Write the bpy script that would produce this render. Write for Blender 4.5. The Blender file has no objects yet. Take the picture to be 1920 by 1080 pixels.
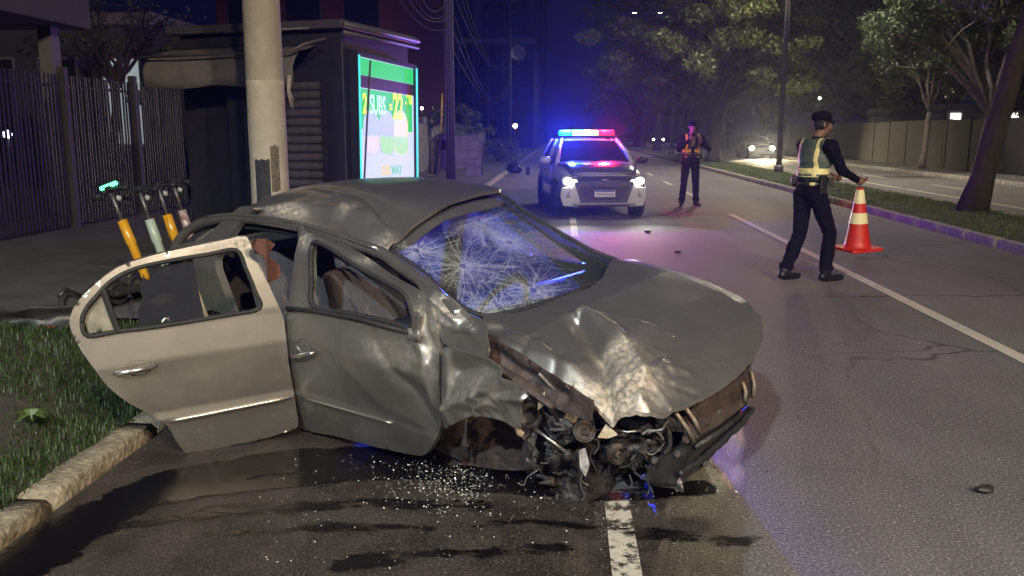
import bpy, bmesh, math, random
import numpy as np
from math import sin, cos, pi, sqrt, radians, atan2
from mathutils import Vector, Matrix, Euler, noise as mnoise
from mathutils.geometry import delaunay_2d_cdt

random.seed(7)
rng = np.random.default_rng(7)
sc = bpy.context.scene
col = sc.collection

# ------------------------------------------------------------------ camera
F_PX, CAM_H = 1600.0, 1.70
PITCH = math.atan((540 - 247) / F_PX)
YAW = math.atan((1057 - 960) / F_PX * cos(PITCH))
cam_d = bpy.data.cameras.new('camera')
cam = bpy.data.objects.new('camera', cam_d)
col.objects.link(cam)
cam.location = (0, 0, CAM_H)
cam.rotation_euler = (pi / 2 - PITCH, 0, YAW)
cam_d.sensor_width = 36
cam_d.lens = 36 * F_PX / 1920
cam_d.clip_start = 0.05
cam_d.clip_end = 2000
sc.camera = cam

# ------------------------------------------------------------------ world (clear night sky over a lit city)
world = bpy.data.worlds.new('World')
sc.world = world
world.use_nodes = True
wn = world.node_tree.nodes
wl = world.node_tree.links
sky = wn.new('ShaderNodeTexSky')
sky.sky_type = 'NISHITA'
sky.sun_disc = False
sky.sun_elevation = radians(-4)
sky.sun_rotation = radians(200)
wmix = wn.new('ShaderNodeMix')
wmix.data_type = 'RGBA'
wmix.blend_type = 'ADD'
wmix.inputs[0].default_value = 1.0
wl.new(sky.outputs[0], wmix.inputs[6])
wmix.inputs[7].default_value = (0.020, 0.022, 0.150, 1)
wl.new(wmix.outputs[2], wn['Background'].inputs[0])
wn['Background'].inputs[1].default_value = 0.10

sc.view_settings.view_transform = 'Standard'
sc.view_settings.look = 'None'
sc.view_settings.exposure = 0.08
sc.view_settings.gamma = 1.0
sc.cycles.use_denoising = True
sc.cycles.max_bounces = 6
sc.cycles.diffuse_bounces = 2
sc.cycles.glossy_bounces = 3
sc.cycles.transmission_bounces = 4
sc.cycles.transparent_max_bounces = 12
sc.cycles.volume_bounces = 0
sc.cycles.use_adaptive_sampling = True
sc.cycles.adaptive_threshold = .03
sc.cycles.sample_clamp_indirect = 4.0
sc.cycles.sample_clamp_direct = 0.0
sc.cycles.caustics_reflective = False
sc.cycles.caustics_refractive = False

# moonlight-level sun: night
sun_d = bpy.data.lights.new('moonlight', 'SUN')
sun_d.energy = 0.02
sun_d.angle = radians(0.5)
sun_d.color = (0.75, 0.82, 1.0)
sun = bpy.data.objects.new('moonlight', sun_d)
sun.rotation_euler = (radians(35), radians(10), radians(20))
sun.location = (0, 0, 40)
col.objects.link(sun)

# ------------------------------------------------------------------ tracing helpers: photograph pixel -> place in the world
FWD = Vector((-sin(YAW) * cos(PITCH), cos(YAW) * cos(PITCH), -sin(PITCH)))
RGT = Vector((cos(YAW), sin(YAW), 0))
UPV = RGT.cross(FWD)
CAM = Vector((0, 0, CAM_H))


def wray(px, py):
    return FWD + RGT * ((px - 960) / F_PX) - UPV * ((py - 540) / F_PX)


def ground(px, py, z=0.0):
    d = wray(px, py)
    return CAM + d * ((z - CAM_H) / d.z)


def at(px, py, Y):
    d = wray(px, py)
    return CAM + d * (Y / d.y)


def smooth(a, b, x):
    if a == b: return float(x > a)
    t = max(0., min(1., (x - a) / (b - a))); return t * t * (3 - 2 * t)


# ------------------------------------------------------------------ object helpers
def tag(o, label=None, cat=None, group=None, kind=None):
    if label: o['label'] = label
    if cat: o['category'] = cat
    if group: o['group'] = group
    if kind: o['kind'] = kind
    return o


def empty(name, loc=(0, 0, 0), rz=0.0, label=None, cat=None, group=None):
    o = bpy.data.objects.new(name, None)
    o.empty_display_size = 0.2
    col.objects.link(o)
    o.location = loc
    o.rotation_euler = (0, 0, rz)
    return tag(o, label, cat, group)


def link_mesh(name, me, parent=None, loc=None, rot=None):
    o = bpy.data.objects.new(name, me)
    col.objects.link(o)
    if parent: o.parent = parent
    if loc is not None: o.location = loc
    if rot is not None: o.rotation_euler = rot
    return o


def copy_tree(o, parent=None):
    c = o.copy()
    col.objects.link(c)
    c.parent = parent
    for ch in list(o.children):
        copy_tree(ch, c)
    return c


def frame_axes(d):
    d = Vector(d).normalized()
    a = Vector((0, 0, 1)) if abs(d.z) < 0.9 else Vector((1, 0, 0))
    u = a.cross(d).normalized()
    return u, d.cross(u)


class MB:
    def __init__(s):
        s.v = []; s.f = []; s.m = []; s.cur = 0

    def add(s, vs, fs):
        b = len(s.v)
        s.v += [tuple(p) for p in vs]
        s.f += [tuple(i + b for i in f) for f in fs]
        s.m += [s.cur] * len(fs)
        return s

    def box(s, c, size, rot=None):
        x, y, z = [k / 2 for k in size]
        vs = [Vector((i * x, j * y, k * z)) for i in (-1, 1) for j in (-1, 1) for k in (-1, 1)]
        if rot is not None:
            M = rot if isinstance(rot, Matrix) else Euler(rot).to_matrix()
            vs = [M @ p for p in vs]
        c = Vector(c)
        return s.add([p + c for p in vs], [(0, 1, 3, 2), (4, 6, 7, 5), (0, 4, 5, 1), (2, 3, 7, 6), (0, 2, 6, 4), (1, 5, 7, 3)])

    def bx(s, x0, x1, y0, y1, z0, z1):
        return s.box(((x0 + x1) / 2, (y0 + y1) / 2, (z0 + z1) / 2), (abs(x1 - x0), abs(y1 - y0), abs(z1 - z0)))

    def tube(s, pts, r, n=8, cap=True):
        pts = [Vector(p) for p in pts]
        rs = r if isinstance(r, (list, tuple)) else [r] * len(pts)
        vs = []; fs = []
        u = None
        for i, p in enumerate(pts):
            d = (pts[min(i + 1, len(pts) - 1)] - pts[max(i - 1, 0)])
            if d.length < 1e-9: d = Vector((0, 0, 1))
            d.normalize()
            if u is None:
                u, w = frame_axes(d)
            else:
                u = (u - d * u.dot(d))
                if u.length < 1e-6: u, _ = frame_axes(d)
                u.normalize(); w = d.cross(u)
            for k in range(n):
                a = 2 * pi * k / n
                vs.append(p + (u * cos(a) + w * sin(a)) * rs[i])
        for i in range(len(pts) - 1):
            for k in range(n):
                k2 = (k + 1) % n
                fs.append((i * n + k, i * n + k2, (i + 1) * n + k2, (i + 1) * n + k))
        if cap:
            fs.append(tuple(range(n - 1, -1, -1)))
            fs.append(tuple(range((len(pts) - 1) * n, len(pts) * n)))
        return s.add(vs, fs)

    def lathe(s, prof, c=(0, 0, 0), axis=(0, 0, 1), n=20, closed=False):
        """prof: (radius, height) pairs along axis"""
        d = Vector(axis).normalized(); u, w = frame_axes(d); c = Vector(c)
        vs = []; fs = []
        for (r, h) in prof:
            for k in range(n):
                a = 2 * pi * k / n
                vs.append(c + d * h + (u * cos(a) + w * sin(a)) * r)
        m = len(prof)
        for i in range(m - 1):
            for k in range(n):
                k2 = (k + 1) % n
                fs.append((i * n + k, i * n + k2, (i + 1) * n + k2, (i + 1) * n + k))
        if closed:
            for k in range(n):
                k2 = (k + 1) % n
                fs.append(((m - 1) * n + k, (m - 1) * n + k2, k2, k))
        else:
            fs.append(tuple(range(n - 1, -1, -1)))
            fs.append(tuple(range((m - 1) * n, m * n)))
        return s.add(vs, fs)

    def ball(s, c, r, rot=None, nu=16, nv=10):
        r = r if isinstance(r, (list, tuple)) else (r, r, r)
        c = Vector(c); M = Euler(rot).to_matrix() if rot is not None else None
        vs = []; fs = []
        for j in range(nv + 1):
            t = pi * j / nv
            for i in range(nu):
                a = 2 * pi * i / nu
                p = Vector((r[0] * sin(t) * cos(a), r[1] * sin(t) * sin(a), r[2] * cos(t)))
                vs.append((M @ p if M else p) + c)
        for j in range(nv):
            for i in range(nu):
                i2 = (i + 1) % nu
                fs.append((j * nu + i, (j + 1) * nu + i, (j + 1) * nu + i2, j * nu + i2))
        return s.add(vs, fs)

    def quad(s, a, b, c, d):
        return s.add([a, b, c, d], [(0, 1, 2, 3)])

    def prism(s, outline, off):
        """outline: 3D points, extruded by vector off"""
        n = len(outline); off = Vector(off)
        vs = [Vector(p) for p in outline] + [Vector(p) + off for p in outline]
        fs = [tuple(range(n - 1, -1, -1)), tuple(range(n, 2 * n))]
        fs += [(i, (i + 1) % n, n + (i + 1) % n, n + i) for i in range(n)]
        return s.add(vs, fs)

    def mesh(s, name, mats, smooth=False):
        me = bpy.data.meshes.new(name)
        me.from_pydata(s.v, [], s.f)
        for m in (mats if isinstance(mats, (list, tuple)) else [mats]): me.materials.append(m)
        if any(s.m): me.polygons.foreach_set('material_index', s.m)
        bm = bmesh.new(); bm.from_mesh(me)
        bmesh.ops.recalc_face_normals(bm, faces=bm.faces)
        bm.to_mesh(me); bm.free()
        if smooth: me.polygons.foreach_set('use_smooth', [True] * len(me.polygons))
        me.update()
        return me

    def build(s, name, mats, parent=None, smooth=False, bevel=0, loc=None, rot=None, auto=None, seg=2):
        o = link_mesh(name, s.mesh(name, mats, smooth or auto is not None), parent, loc, rot)
        if bevel:
            b = o.modifiers.new('bevel', 'BEVEL'); b.width = bevel; b.segments = seg; b.limit_method = 'ANGLE'; b.angle_limit = radians(35)
        if auto is not None:
            try: o.data.set_sharp_from_angle(angle=radians(auto))
            except Exception: pass
        return o


# ------------------------------------------------------------------ materials
MAT = {}


def pmat(name, c1, c2=None, rough=.6, metal=0, scale=6, bump=0, bscale=80, spec=.5, coat=0, rvar=.1, detail=6, stretch=None, trans=0, sub=None):
    if name in MAT: return MAT[name]
    m = bpy.data.materials.new(name); m.use_nodes = True
    nt = m.node_tree; N = nt.nodes; L = nt.links; b = N['Principled BSDF']
    c2 = c2 or tuple(k * .7 for k in c1)
    tc = N.new('ShaderNodeTexCoord'); vec = tc.outputs['Object']
    if stretch:
        mp = N.new('ShaderNodeMapping'); mp.inputs['Scale'].default_value = stretch; L.new(vec, mp.inputs[0]); vec = mp.outputs[0]
    n1 = N.new('ShaderNodeTexNoise'); n1.inputs['Scale'].default_value = scale; n1.inputs['Detail'].default_value = detail; n1.inputs['Roughness'].default_value = .65
    L.new(vec, n1.inputs['Vector'])
    r = N.new('ShaderNodeValToRGB'); r.color_ramp.elements[0].position = .34; r.color_ramp.elements[1].position = .66
    r.color_ramp.elements[0].color = (*c2, 1); r.color_ramp.elements[1].color = (*c1, 1)
    L.new(n1.outputs['Fac'], r.inputs[0]); L.new(r.outputs[0], b.inputs['Base Color'])
    mr = N.new('ShaderNodeMapRange'); mr.inputs[3].default_value = max(.03, rough - rvar); mr.inputs[4].default_value = min(1, rough + rvar)
    L.new(n1.outputs['Fac'], mr.inputs[0]); L.new(mr.outputs[0], b.inputs['Roughness'])
    b.inputs['Metallic'].default_value = metal
    b.inputs['Specular IOR Level'].default_value = spec
    b.inputs['Coat Weight'].default_value = coat; b.inputs['Coat Roughness'].default_value = .12
    if bump:
        n2 = N.new('ShaderNodeTexNoise'); n2.inputs['Scale'].default_value = bscale; n2.inputs['Detail'].default_value = 5
        L.new(vec, n2.inputs['Vector'])
        bp = N.new('ShaderNodeBump'); bp.inputs['Strength'].default_value = bump; bp.inputs['Distance'].default_value = .02
        L.new(n2.outputs['Fac'], bp.inputs['Height']); L.new(bp.outputs[0], b.inputs['Normal'])
    MAT[name] = m
    return m


def emat(name, c, strength, base=(.05, .05, .05)):
    m = bpy.data.materials.new(name); m.use_nodes = True
    b = m.node_tree.nodes['Principled BSDF']
    b.inputs['Base Color'].default_value = (*base, 1)
    b.inputs['Emission Color'].default_value = (*c, 1); b.inputs['Emission Strength'].default_value = strength
    MAT[name] = m
    return m


def leaf_mat(name, c1, c2, transl=.3):
    m = bpy.data.materials.new(name); m.use_nodes = True
    nt = m.node_tree; N = nt.nodes; L = nt.links; b = N['Principled BSDF']
    tc = N.new('ShaderNodeTexCoord')
    n1 = N.new('ShaderNodeTexNoise'); n1.inputs['Scale'].default_value = .9; n1.inputs['Detail'].default_value = 4
    L.new(tc.outputs['Object'], n1.inputs['Vector'])
    r = N.new('ShaderNodeValToRGB'); r.color_ramp.elements[0].position = .35; r.color_ramp.elements[1].position = .65
    r.color_ramp.elements[0].color = (*c1, 1); r.color_ramp.elements[1].color = (*c2, 1)
    L.new(n1.outputs['Fac'], r.inputs[0]); L.new(r.outputs[0], b.inputs['Base Color'])
    b.inputs['Roughness'].default_value = .5
    t = N.new('ShaderNodeBsdfTranslucent'); L.new(r.outputs[0], t.inputs[0])
    mx = N.new('ShaderNodeMixShader'); mx.inputs[0].default_value = transl
    L.new(b.outputs[0], mx.inputs[1]); L.new(t.outputs[0], mx.inputs[2]); L.new(mx.outputs[0], N['Material Output'].inputs[0])
    MAT[name] = m
    return m


M_paint = pmat('car_paint', (.40, .385, .355), (.34, .33, .305), rough=.34, metal=.72, scale=3.2, bump=.03, bscale=14, coat=.35, rvar=.10)
M_paint_scr = pmat('scuffed_paint', (.48, .43, .35), (.20, .19, .175), rough=.5, metal=.45, scale=16, bump=.5, bscale=45, stretch=(1, 2.4, 1), rvar=.15)
M_primer = pmat('brown_primer', (.115, .085, .072), (.045, .035, .032), rough=.55, metal=.25, scale=9, bump=.35, bscale=40)
M_black = pmat('black_plastic', (.016, .016, .018), (.03, .03, .03), rough=.45, scale=12, bump=.1)
M_rubber = pmat('rubber', (.014, .014, .015), (.022, .021, .02), rough=.75, scale=20, bump=.2)
M_inter = pmat('interior_fabric', (.10, .09, .09), (.065, .06, .062), rough=.9, scale=14, bump=.25, bscale=120)
M_head = pmat('headliner', (.06, .056, .052), (.045, .042, .04), rough=.95, scale=8, bump=.2)
M_seat = pmat('seat_fabric', (.11, .10, .105), (.07, .065, .07), rough=.92, scale=10, bump=.4, bscale=60)
M_redcloth = pmat('red_brown_cloth', (.15, .060, .045), (.08, .035, .028), rough=.9, scale=9, bump=.5, bscale=20)
M_metal = pmat('grey_metal', (.22, .215, .21), (.12, .115, .11), rough=.45, metal=.7, scale=11, bump=.3, bscale=40)
M_steel = pmat('bare_steel', (.5, .49, .47), (.3, .29, .27), rough=.3, metal=.9, scale=18, bump=.2)
M_grime = pmat('engine_grime', (.055, .05, .048), (.02, .019, .02), rough=.5, metal=.35, scale=14, bump=.6, bscale=35)
M_cream = pmat('cream_foam', (.55, .47, .34), (.35, .29, .2), rough=.8, scale=22, bump=.5, bscale=30)
M_chrome = pmat('satin_silver', (.62, .6, .56), (.52, .5, .47), rough=.22, metal=.9, scale=8)
M_concrete = pmat('pole_concrete', (.40, .365, .295), (.30, .27, .215), rough=.85, scale=4.5, bump=.35, bscale=28, stretch=(1, 1, .6))
M_kerb = pmat('whitewashed_kerb', (.34, .29, .205), (.15, .125, .09), rough=.9, scale=20, bump=.9, bscale=30)
M_kerbst = pmat('kerb_stone', (.36, .32, .27), (.21, .185, .155), rough=.9, scale=7, bump=.5, bscale=30)
M_soil = pmat('soil', (.060, .048, .038), (.030, .030, .020), rough=.95, scale=5, bump=.9, bscale=25)
M_turf = pmat('turf_soil', (.045, .060, .022), (.030, .036, .018), rough=.95, scale=3, bump=.8, bscale=20)
M_side = pmat('sidewalk_paving', (.105, .098, .098), (.065, .062, .065), rough=.85, scale=2.2, bump=.5, bscale=40)
M_paintline = pmat('road_paint', (.62, .58, .48), (.36, .335, .285), rough=.7, scale=16, bump=.3, bscale=60)
M_dark = pmat('dark_painted_metal', (.028, .030, .038), (.018, .019, .024), rough=.5, metal=.2, scale=5, bump=.1)
M_fence = pmat('fence_bar_paint', (.030, .032, .040), (.02, .021, .026), rough=.5, metal=.2, scale=5)
M_tarp = pmat('awning_canvas', (.15, .14, .13), (.10, .095, .088), rough=.85, scale=3, bump=.5, bscale=6)
M_bark = pmat('dark_bark', (.045, .036, .032), (.022, .018, .017), rough=.95, scale=9, bump=1.0, bscale=14, stretch=(1, 1, .25))
M_barkp = pmat('pale_bark', (.24, .20, .165), (.13, .11, .09), rough=.9, scale=7, bump=.7, bscale=14, stretch=(1, 1, .3))
M_wall = pmat('stained_wall', (.026, .022, .020), (.006, .005, .005), rough=.95, scale=3.4, bump=.6, bscale=10, stretch=(1, 1, .28))
M_brick = pmat('red_render', (.26, .085, .06), (.18, .06, .045), rough=.9, scale=2, bump=.2)
M_bldg = pmat('dark_facade', (.060, .060, .075), (.040, .040, .052), rough=.85, scale=.7, bump=.2)
M_bldg2 = pmat('pale_facade', (.16, .155, .16), (.11, .105, .115), rough=.85, scale=.8, bump=.2)
M_hair = pmat('dark_hair', (.012, .010, .009), rough=.6, scale=40, bump=.6)
M_glassd = pmat('dark_window', (.012, .013, .018), (.02, .02, .026), rough=.08, scale=1, rvar=.02)
M_navy = pmat('navy_uniform', (.0065, .0072, .016), (.004, .0045, .010), rough=.9, scale=14, bump=.5, bscale=18, spec=.12)
M_skin = pmat('skin', (.22, .12, .078), (.18, .095, .062), rough=.55, scale=12)
M_boot = pmat('black_leather', (.012, .012, .013), rough=.4, scale=20, bump=.2)
M_white = pmat('white_body_paint', (.60, .62, .64), (.55, .57, .59), rough=.22, scale=3, coat=.6, rvar=.05)
M_gbody = pmat('grey_body_paint', (.15, .15, .17), (.13, .13, .145), rough=.25, metal=.3, scale=3, coat=.6, rvar=.05)
M_red = pmat('cone_red', (.62, .028, .014), (.5, .022, .012), rough=.42, scale=9, bump=.05)
M_retro = pmat('reflective_cream', (.90, .82, .48), (.80, .72, .40), rough=.35, scale=40, bump=.1)
M_yel = pmat('scooter_yellow', (.70, .36, .02), (.6, .29, .015), rough=.35, scale=10, coat=.4)
M_mint = pmat('scooter_pale_green', (.42, .50, .40), (.36, .43, .35), rough=.35, scale=10, coat=.4)
M_pink = pmat('scooter_pale_pink', (.44, .34, .33), (.36, .28, .27), rough=.4, scale=10, coat=.4)
M_wire = pmat('cable_rubber', (.06, .055, .065), (.04, .038, .045), rough=.6, scale=4)
M_pale = pmat('pale_weathered_panel', (.33, .32, .32), (.15, .14, .15), rough=.7, scale=3.5, bump=.2)
M_bag = pmat('black_bag_film', (.012, .012, .015), (.02, .02, .022), rough=.35, scale=9, bump=.8, bscale=12)


def asphalt():
    m = bpy.data.materials.new('asphalt'); m.use_nodes = True
    nt = m.node_tree; N = nt.nodes; L = nt.links; b = N['Principled BSDF']
    tc = N.new('ShaderNodeTexCoord'); V = tc.outputs['Object']

    def noi(scale, detail=4, rough=.6, vec=V):
        n = N.new('ShaderNodeTexNoise'); n.inputs['Scale'].default_value = scale; n.inputs['Detail'].default_value = detail
        n.inputs['Roughness'].default_value = rough; L.new(vec, n.inputs['Vector']); return n.outputs['Fac']

    def rng_(x, a, b_, c=0., d=1.):
        n = N.new('ShaderNodeMapRange'); n.interpolation_type = 'SMOOTHSTEP'
        L.new(x, n.inputs[0])
        for i, k in enumerate((a, b_, c, d)): n.inputs[i + 1].default_value = k
        return n.outputs[0]

    def op(o, a, b_=None):
        n = N.new('ShaderNodeMath'); n.operation = o
        for i, k in enumerate((a, b_)):
            if k is None: continue
            if isinstance(k, (int, float)): n.inputs[i].default_value = k
            else: L.new(k, n.inputs[i])
        return n.outputs[0]

    def mix(f, a, b_):
        n = N.new('ShaderNodeMix'); n.data_type = 'RGBA'
        L.new(f, n.inputs[0])
        for i, k in ((6, a), (7, b_)):
            if isinstance(k, tuple): n.inputs[i].default_value = (*k, 1)
            else: L.new(k, n.inputs[i])
        return n.outputs[2]

    sx = N.new('ShaderNodeSeparateXYZ'); L.new(V, sx.inputs[0])
    big = noi(.35, 5); mid = noi(2.2, 6, .7); fine = noi(70, 3, .7); grain = noi(78, 2, .8)
    # long streaks along the traffic direction
    mp = N.new('ShaderNodeMapping'); mp.inputs['Scale'].default_value = (1.6, .09, 1); L.new(V, mp.inputs[0])
    streak = noi(1.3, 5, .6, mp.outputs[0])
    c = mix(rng_(big, .35, .65), (.098, .092, .091), (.148, .139, .138))
    c = mix(rng_(streak, .40, .68, 0, .45), c, (.085, .078, .078))
    c = mix(rng_(mid, .58, .75, 0, .45), c, (.070, .064, .063))
    c = mix(rng_(grain, .55, .68, 0, .85), c, (.42, .385, .36))  # pale stone grain; the sparkle of the aggregate is put into its colour
    c = mix(rng_(grain, .46, .35, 0, .8), c, (.03, .028, .028))
    # hairline cracks in the surface
    vo = N.new('ShaderNodeTexVoronoi'); vo.feature = 'DISTANCE_TO_EDGE'; vo.inputs['Scale'].default_value = .55
    wv_ = N.new('ShaderNodeTexNoise'); wv_.inputs['Scale'].default_value = 1.7; wv_.inputs['Detail'].default_value = 6; L.new(V, wv_.inputs['Vector'])
    vm = N.new('ShaderNodeMix'); vm.data_type = 'RGBA'; vm.inputs[0].default_value = .28; L.new(V, vm.inputs[6]); L.new(wv_.outputs['Color'], vm.inputs[7]); L.new(vm.outputs[2], vo.inputs['Vector'])
    crack = op('MULTIPLY', rng_(vo.outputs['Distance'], .009, .002), rng_(big, .42, .58))
    c = mix(op('MULTIPLY', crack, .75), c, (.02, .018, .018))
    # light scuffs dragged by the wreck
    g = ground(1650, 645)
    ex = op('MULTIPLY', op('ADD', sx.outputs[0], -g.x), 1.35); ey = op('MULTIPLY', op('ADD', sx.outputs[1], -g.y), 1.0)
    dist = op('SQRT', op('ADD', op('MULTIPLY', ex, ex), op('MULTIPLY', ey, ey)))
    mp2 = N.new('ShaderNodeMapping'); mp2.inputs['Scale'].default_value = (1.2, 14, 1); mp2.inputs['Rotation'].default_value = (0, 0, radians(12)); L.new(V, mp2.inputs[0])
    scr = op('MULTIPLY', rng_(dist, 1.1, .1), rng_(noi(2.5, 5, .7, mp2.outputs[0]), .50, .66))
    scr = op('MULTIPLY', scr, rng_(fine, .42, .6))
    c = mix(op('MULTIPLY', scr, .8), c, (.40, .37, .34))
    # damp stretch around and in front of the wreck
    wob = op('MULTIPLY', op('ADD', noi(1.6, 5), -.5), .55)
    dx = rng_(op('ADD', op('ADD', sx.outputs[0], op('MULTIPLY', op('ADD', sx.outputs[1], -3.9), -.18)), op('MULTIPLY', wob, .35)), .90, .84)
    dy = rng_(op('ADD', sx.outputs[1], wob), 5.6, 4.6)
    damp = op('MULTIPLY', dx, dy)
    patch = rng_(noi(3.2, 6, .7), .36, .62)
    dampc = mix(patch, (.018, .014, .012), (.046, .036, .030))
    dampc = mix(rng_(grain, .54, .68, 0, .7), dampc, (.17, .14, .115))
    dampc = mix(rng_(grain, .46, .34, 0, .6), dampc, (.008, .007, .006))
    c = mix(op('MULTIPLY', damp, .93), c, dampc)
    L.new(c, b.inputs['Base Color'])
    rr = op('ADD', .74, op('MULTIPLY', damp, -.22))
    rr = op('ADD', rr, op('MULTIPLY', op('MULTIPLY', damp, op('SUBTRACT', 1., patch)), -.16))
    L.new(rr, b.inputs['Roughness'])
    bp = N.new('ShaderNodeBump'); bp.inputs['Strength'].default_value = .85; bp.inputs['Distance'].default_value = .012
    L.new(op('ADD', op('MULTIPLY', fine, .7), op('MULTIPLY', grain, .5)), bp.inputs['Height']); L.new(bp.outputs[0], b.inputs['Normal'])
    return m


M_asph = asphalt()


def sheet(name, pts, mat, kind='structure', parent=None, **kw):
    mb = MB(); mb.add(pts, [tuple(range(len(pts)))])
    o = mb.build(name, mat, parent)
    if o.data.polygons[0].normal.z < 0: o.data.flip_normals()
    if kind: o['kind'] = kind
    return o


def rect(name, x0, x1, y0, y1, z, mat, **kw):
    return sheet(name, [(x0, y0, z), (x1, y0, z), (x1, y1, z), (x0, y1, z)], mat, **kw)


KL, KR, KM, KF = -2.30, 6.45, 8.85, 14.3      # kerb lines: left, median near, median far, far side
rect('ground', -400, 400, -120, 700, -.03, M_soil)
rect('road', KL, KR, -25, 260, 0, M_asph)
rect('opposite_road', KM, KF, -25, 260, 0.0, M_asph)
rect('far_sidewalk', KF + .16, 16.6, -5, 260, .13, M_side)
# left verge and sidewalk
def verge_z(x, y): return .064 + .34 * smooth(-2.7, -4.6, x) * smooth(7.1, 5.2, y) + .02 * mnoise.noise((x * 1.5, y * 1.5, 2)) * smooth(-2.5, -2.9, x)
mb = MB(); nx, ny = 40, 60
mb.add([(-7.5 + (KL - .17 + 7.5) * i / nx, -3 + 10.0 * j / ny, verge_z(-7.5 + (KL - .17 + 7.5) * i / nx, -3 + 10.0 * j / ny)) for i in range(nx + 1) for j in range(ny + 1)], [(i * (ny + 1) + j, (i + 1) * (ny + 1) + j, (i + 1) * (ny + 1) + j + 1, i * (ny + 1) + j + 1) for i in range(nx) for j in range(ny)])
o = mb.build('verge_soil', M_soil, smooth=True); o['kind'] = 'structure'
if o.data.polygons[0].normal.z < 0: o.data.flip_normals()
rect('sidewalk', -30, KL - .17, 7.0, 120, .115, M_side)
# median: gently domed strip of turf
mb = MB()
ys = [-6 + i * 1.5 for i in range(90)]; xs = [KR + .16, KR + .5, KR + 1.2, KR + 1.9, KM - .16]
vs = [(x, y, [.11, .135, .165, .135, .11][i] + .012 * mnoise.noise((x, y, 0))) for y in ys for i, x in enumerate(xs)]
fs = [(j * 5 + i, j * 5 + i + 1, (j + 1) * 5 + i + 1, (j + 1) * 5 + i) for j in range(len(ys) - 1) for i in range(4)]
mb.add(vs, fs); o = mb.build('median_turf', M_turf, smooth=True); o['kind'] = 'structure'


# ---- kerbs: single stones near, one run beyond
def kerb(name, x, w, y0, y1, step, h, mat, yfar=None, gap=.012, wob=.008, inward=1):
    root = empty(name, (x, y0, 0)); root['kind'] = 'structure'
    base = []
    for v in range(4):
        mb = MB()
        n = 6
        vs = []; fs = []
        L_ = step - gap
        for i in range(n + 1):
            y = gap / 2 + L_ * i / n
            r = .018
            e = .006 if i in (0, n) else 0
            for (px_, pz) in ((0, -.02), (.004, h - r - e), (.012 + e, h - .008 - e), (r + e, h - e), (w - r, h - e), (w, h - r), (w, -.02)):
                vs.append((inward * (px_ + wob * mnoise.noise((y * 5 + v * 9, px_ * 9, pz * 9))), y, pz + (wob * mnoise.noise((y * 4, px_ * 7 + v * 5, 3)) if pz > 0 else 0)))
        m = 7
        for i in range(n):
            for k in range(m - 1):
                fs.append((i * m + k, i * m + k + 1, (i + 1) * m + k + 1, (i + 1) * m + k))
        fs.append(tuple(range(m))); fs.append(tuple(range(n * m, n * m + m)))
        mb.add(vs, fs)
        base.append(mb.mesh('kerb_stone', mat, True))
    y = 0
    i = 0
    while y0 + y < y1:
        link_mesh('kerb_stone', base[(i * 7 + i // 3) % 4], root, (random.uniform(-.008, .008), y, random.uniform(-.008, .006)), (0, 0, random.uniform(-.006, .006)))
        y += step; i += 1
    if yfar:
        mb = MB(); mb.bx(0, inward * w, y, yfar - y0, -.02, h)
        mb.build('kerb_run', mat, root, bevel=.015)
    return root


kerb('left_kerb', KL, .18, -.5, 7.0, 1.0, .075, M_kerb, inward=-1, wob=.012)
mb = MB(); mb.bx(KL - .17, KL, 7.0, 120, -.02, .10); o = mb.build('dropped_kerb', M_kerbst, bevel=.02); o['kind'] = 'structure'
kerb('median_kerb', KR, .16, 4, 46, 1.0, .14, M_kerbst, yfar=240)
kerb('median_far_kerb', KM, .16, 10, 30, 1.0, .12, M_kerbst, yfar=240, inward=-1)
kerb('far_kerb', KF, .16, 20, 50, 1.5, .14, M_kerbst, yfar=240)


# ---- painted markings (thin worn sheets)
def worn_paint(name, amount):
    m = bpy.data.materials.new(name); m.use_nodes = True
    nt = m.node_tree; N = nt.nodes; L = nt.links; b = N['Principled BSDF']
    tc = N.new('ShaderNodeTexCoord')
    n1 = N.new('ShaderNodeTexNoise'); n1.inputs['Scale'].default_value = 7; n1.inputs['Detail'].default_value = 8; n1.inputs['Roughness'].default_value = .75
    L.new(tc.outputs['Object'], n1.inputs['Vector'])
    r = N.new('ShaderNodeValToRGB'); r.color_ramp.elements[0].position = amount; r.color_ramp.elements[1].position = amount + .06
    L.new(n1.outputs['Fac'], r.inputs[0])
    n2 = N.new('ShaderNodeTexNoise'); n2.inputs['Scale'].default_value = 30; n2.inputs['Detail'].default_value = 4
    L.new(tc.outputs['Object'], n2.inputs['Vector'])
    r2 = N.new('ShaderNodeValToRGB'); r2.color_ramp.elements[0].color = (.34, .31, .25, 1); r2.color_ramp.elements[1].color = (.66, .62, .52, 1)
    L.new(n2.outputs['Fac'], r2.inputs[0]); L.new(r2.outputs[0], b.inputs['Base Color'])
    b.inputs['Roughness'].default_value = .75
    t = N.new('ShaderNodeBsdfTransparent'); mx = N.new('ShaderNodeMixShader')
    L.new(r.outputs[0], mx.inputs[0]); L.new(t.outputs[0], mx.inputs[1]); L.new(b.outputs[0], mx.inputs[2])
    L.new(mx.outputs[0], N['Material Output'].inputs[0])
    return m


M_line = worn_paint('lane_paint', .33)
M_line_w = worn_paint('worn_lane_paint', .43)


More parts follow.
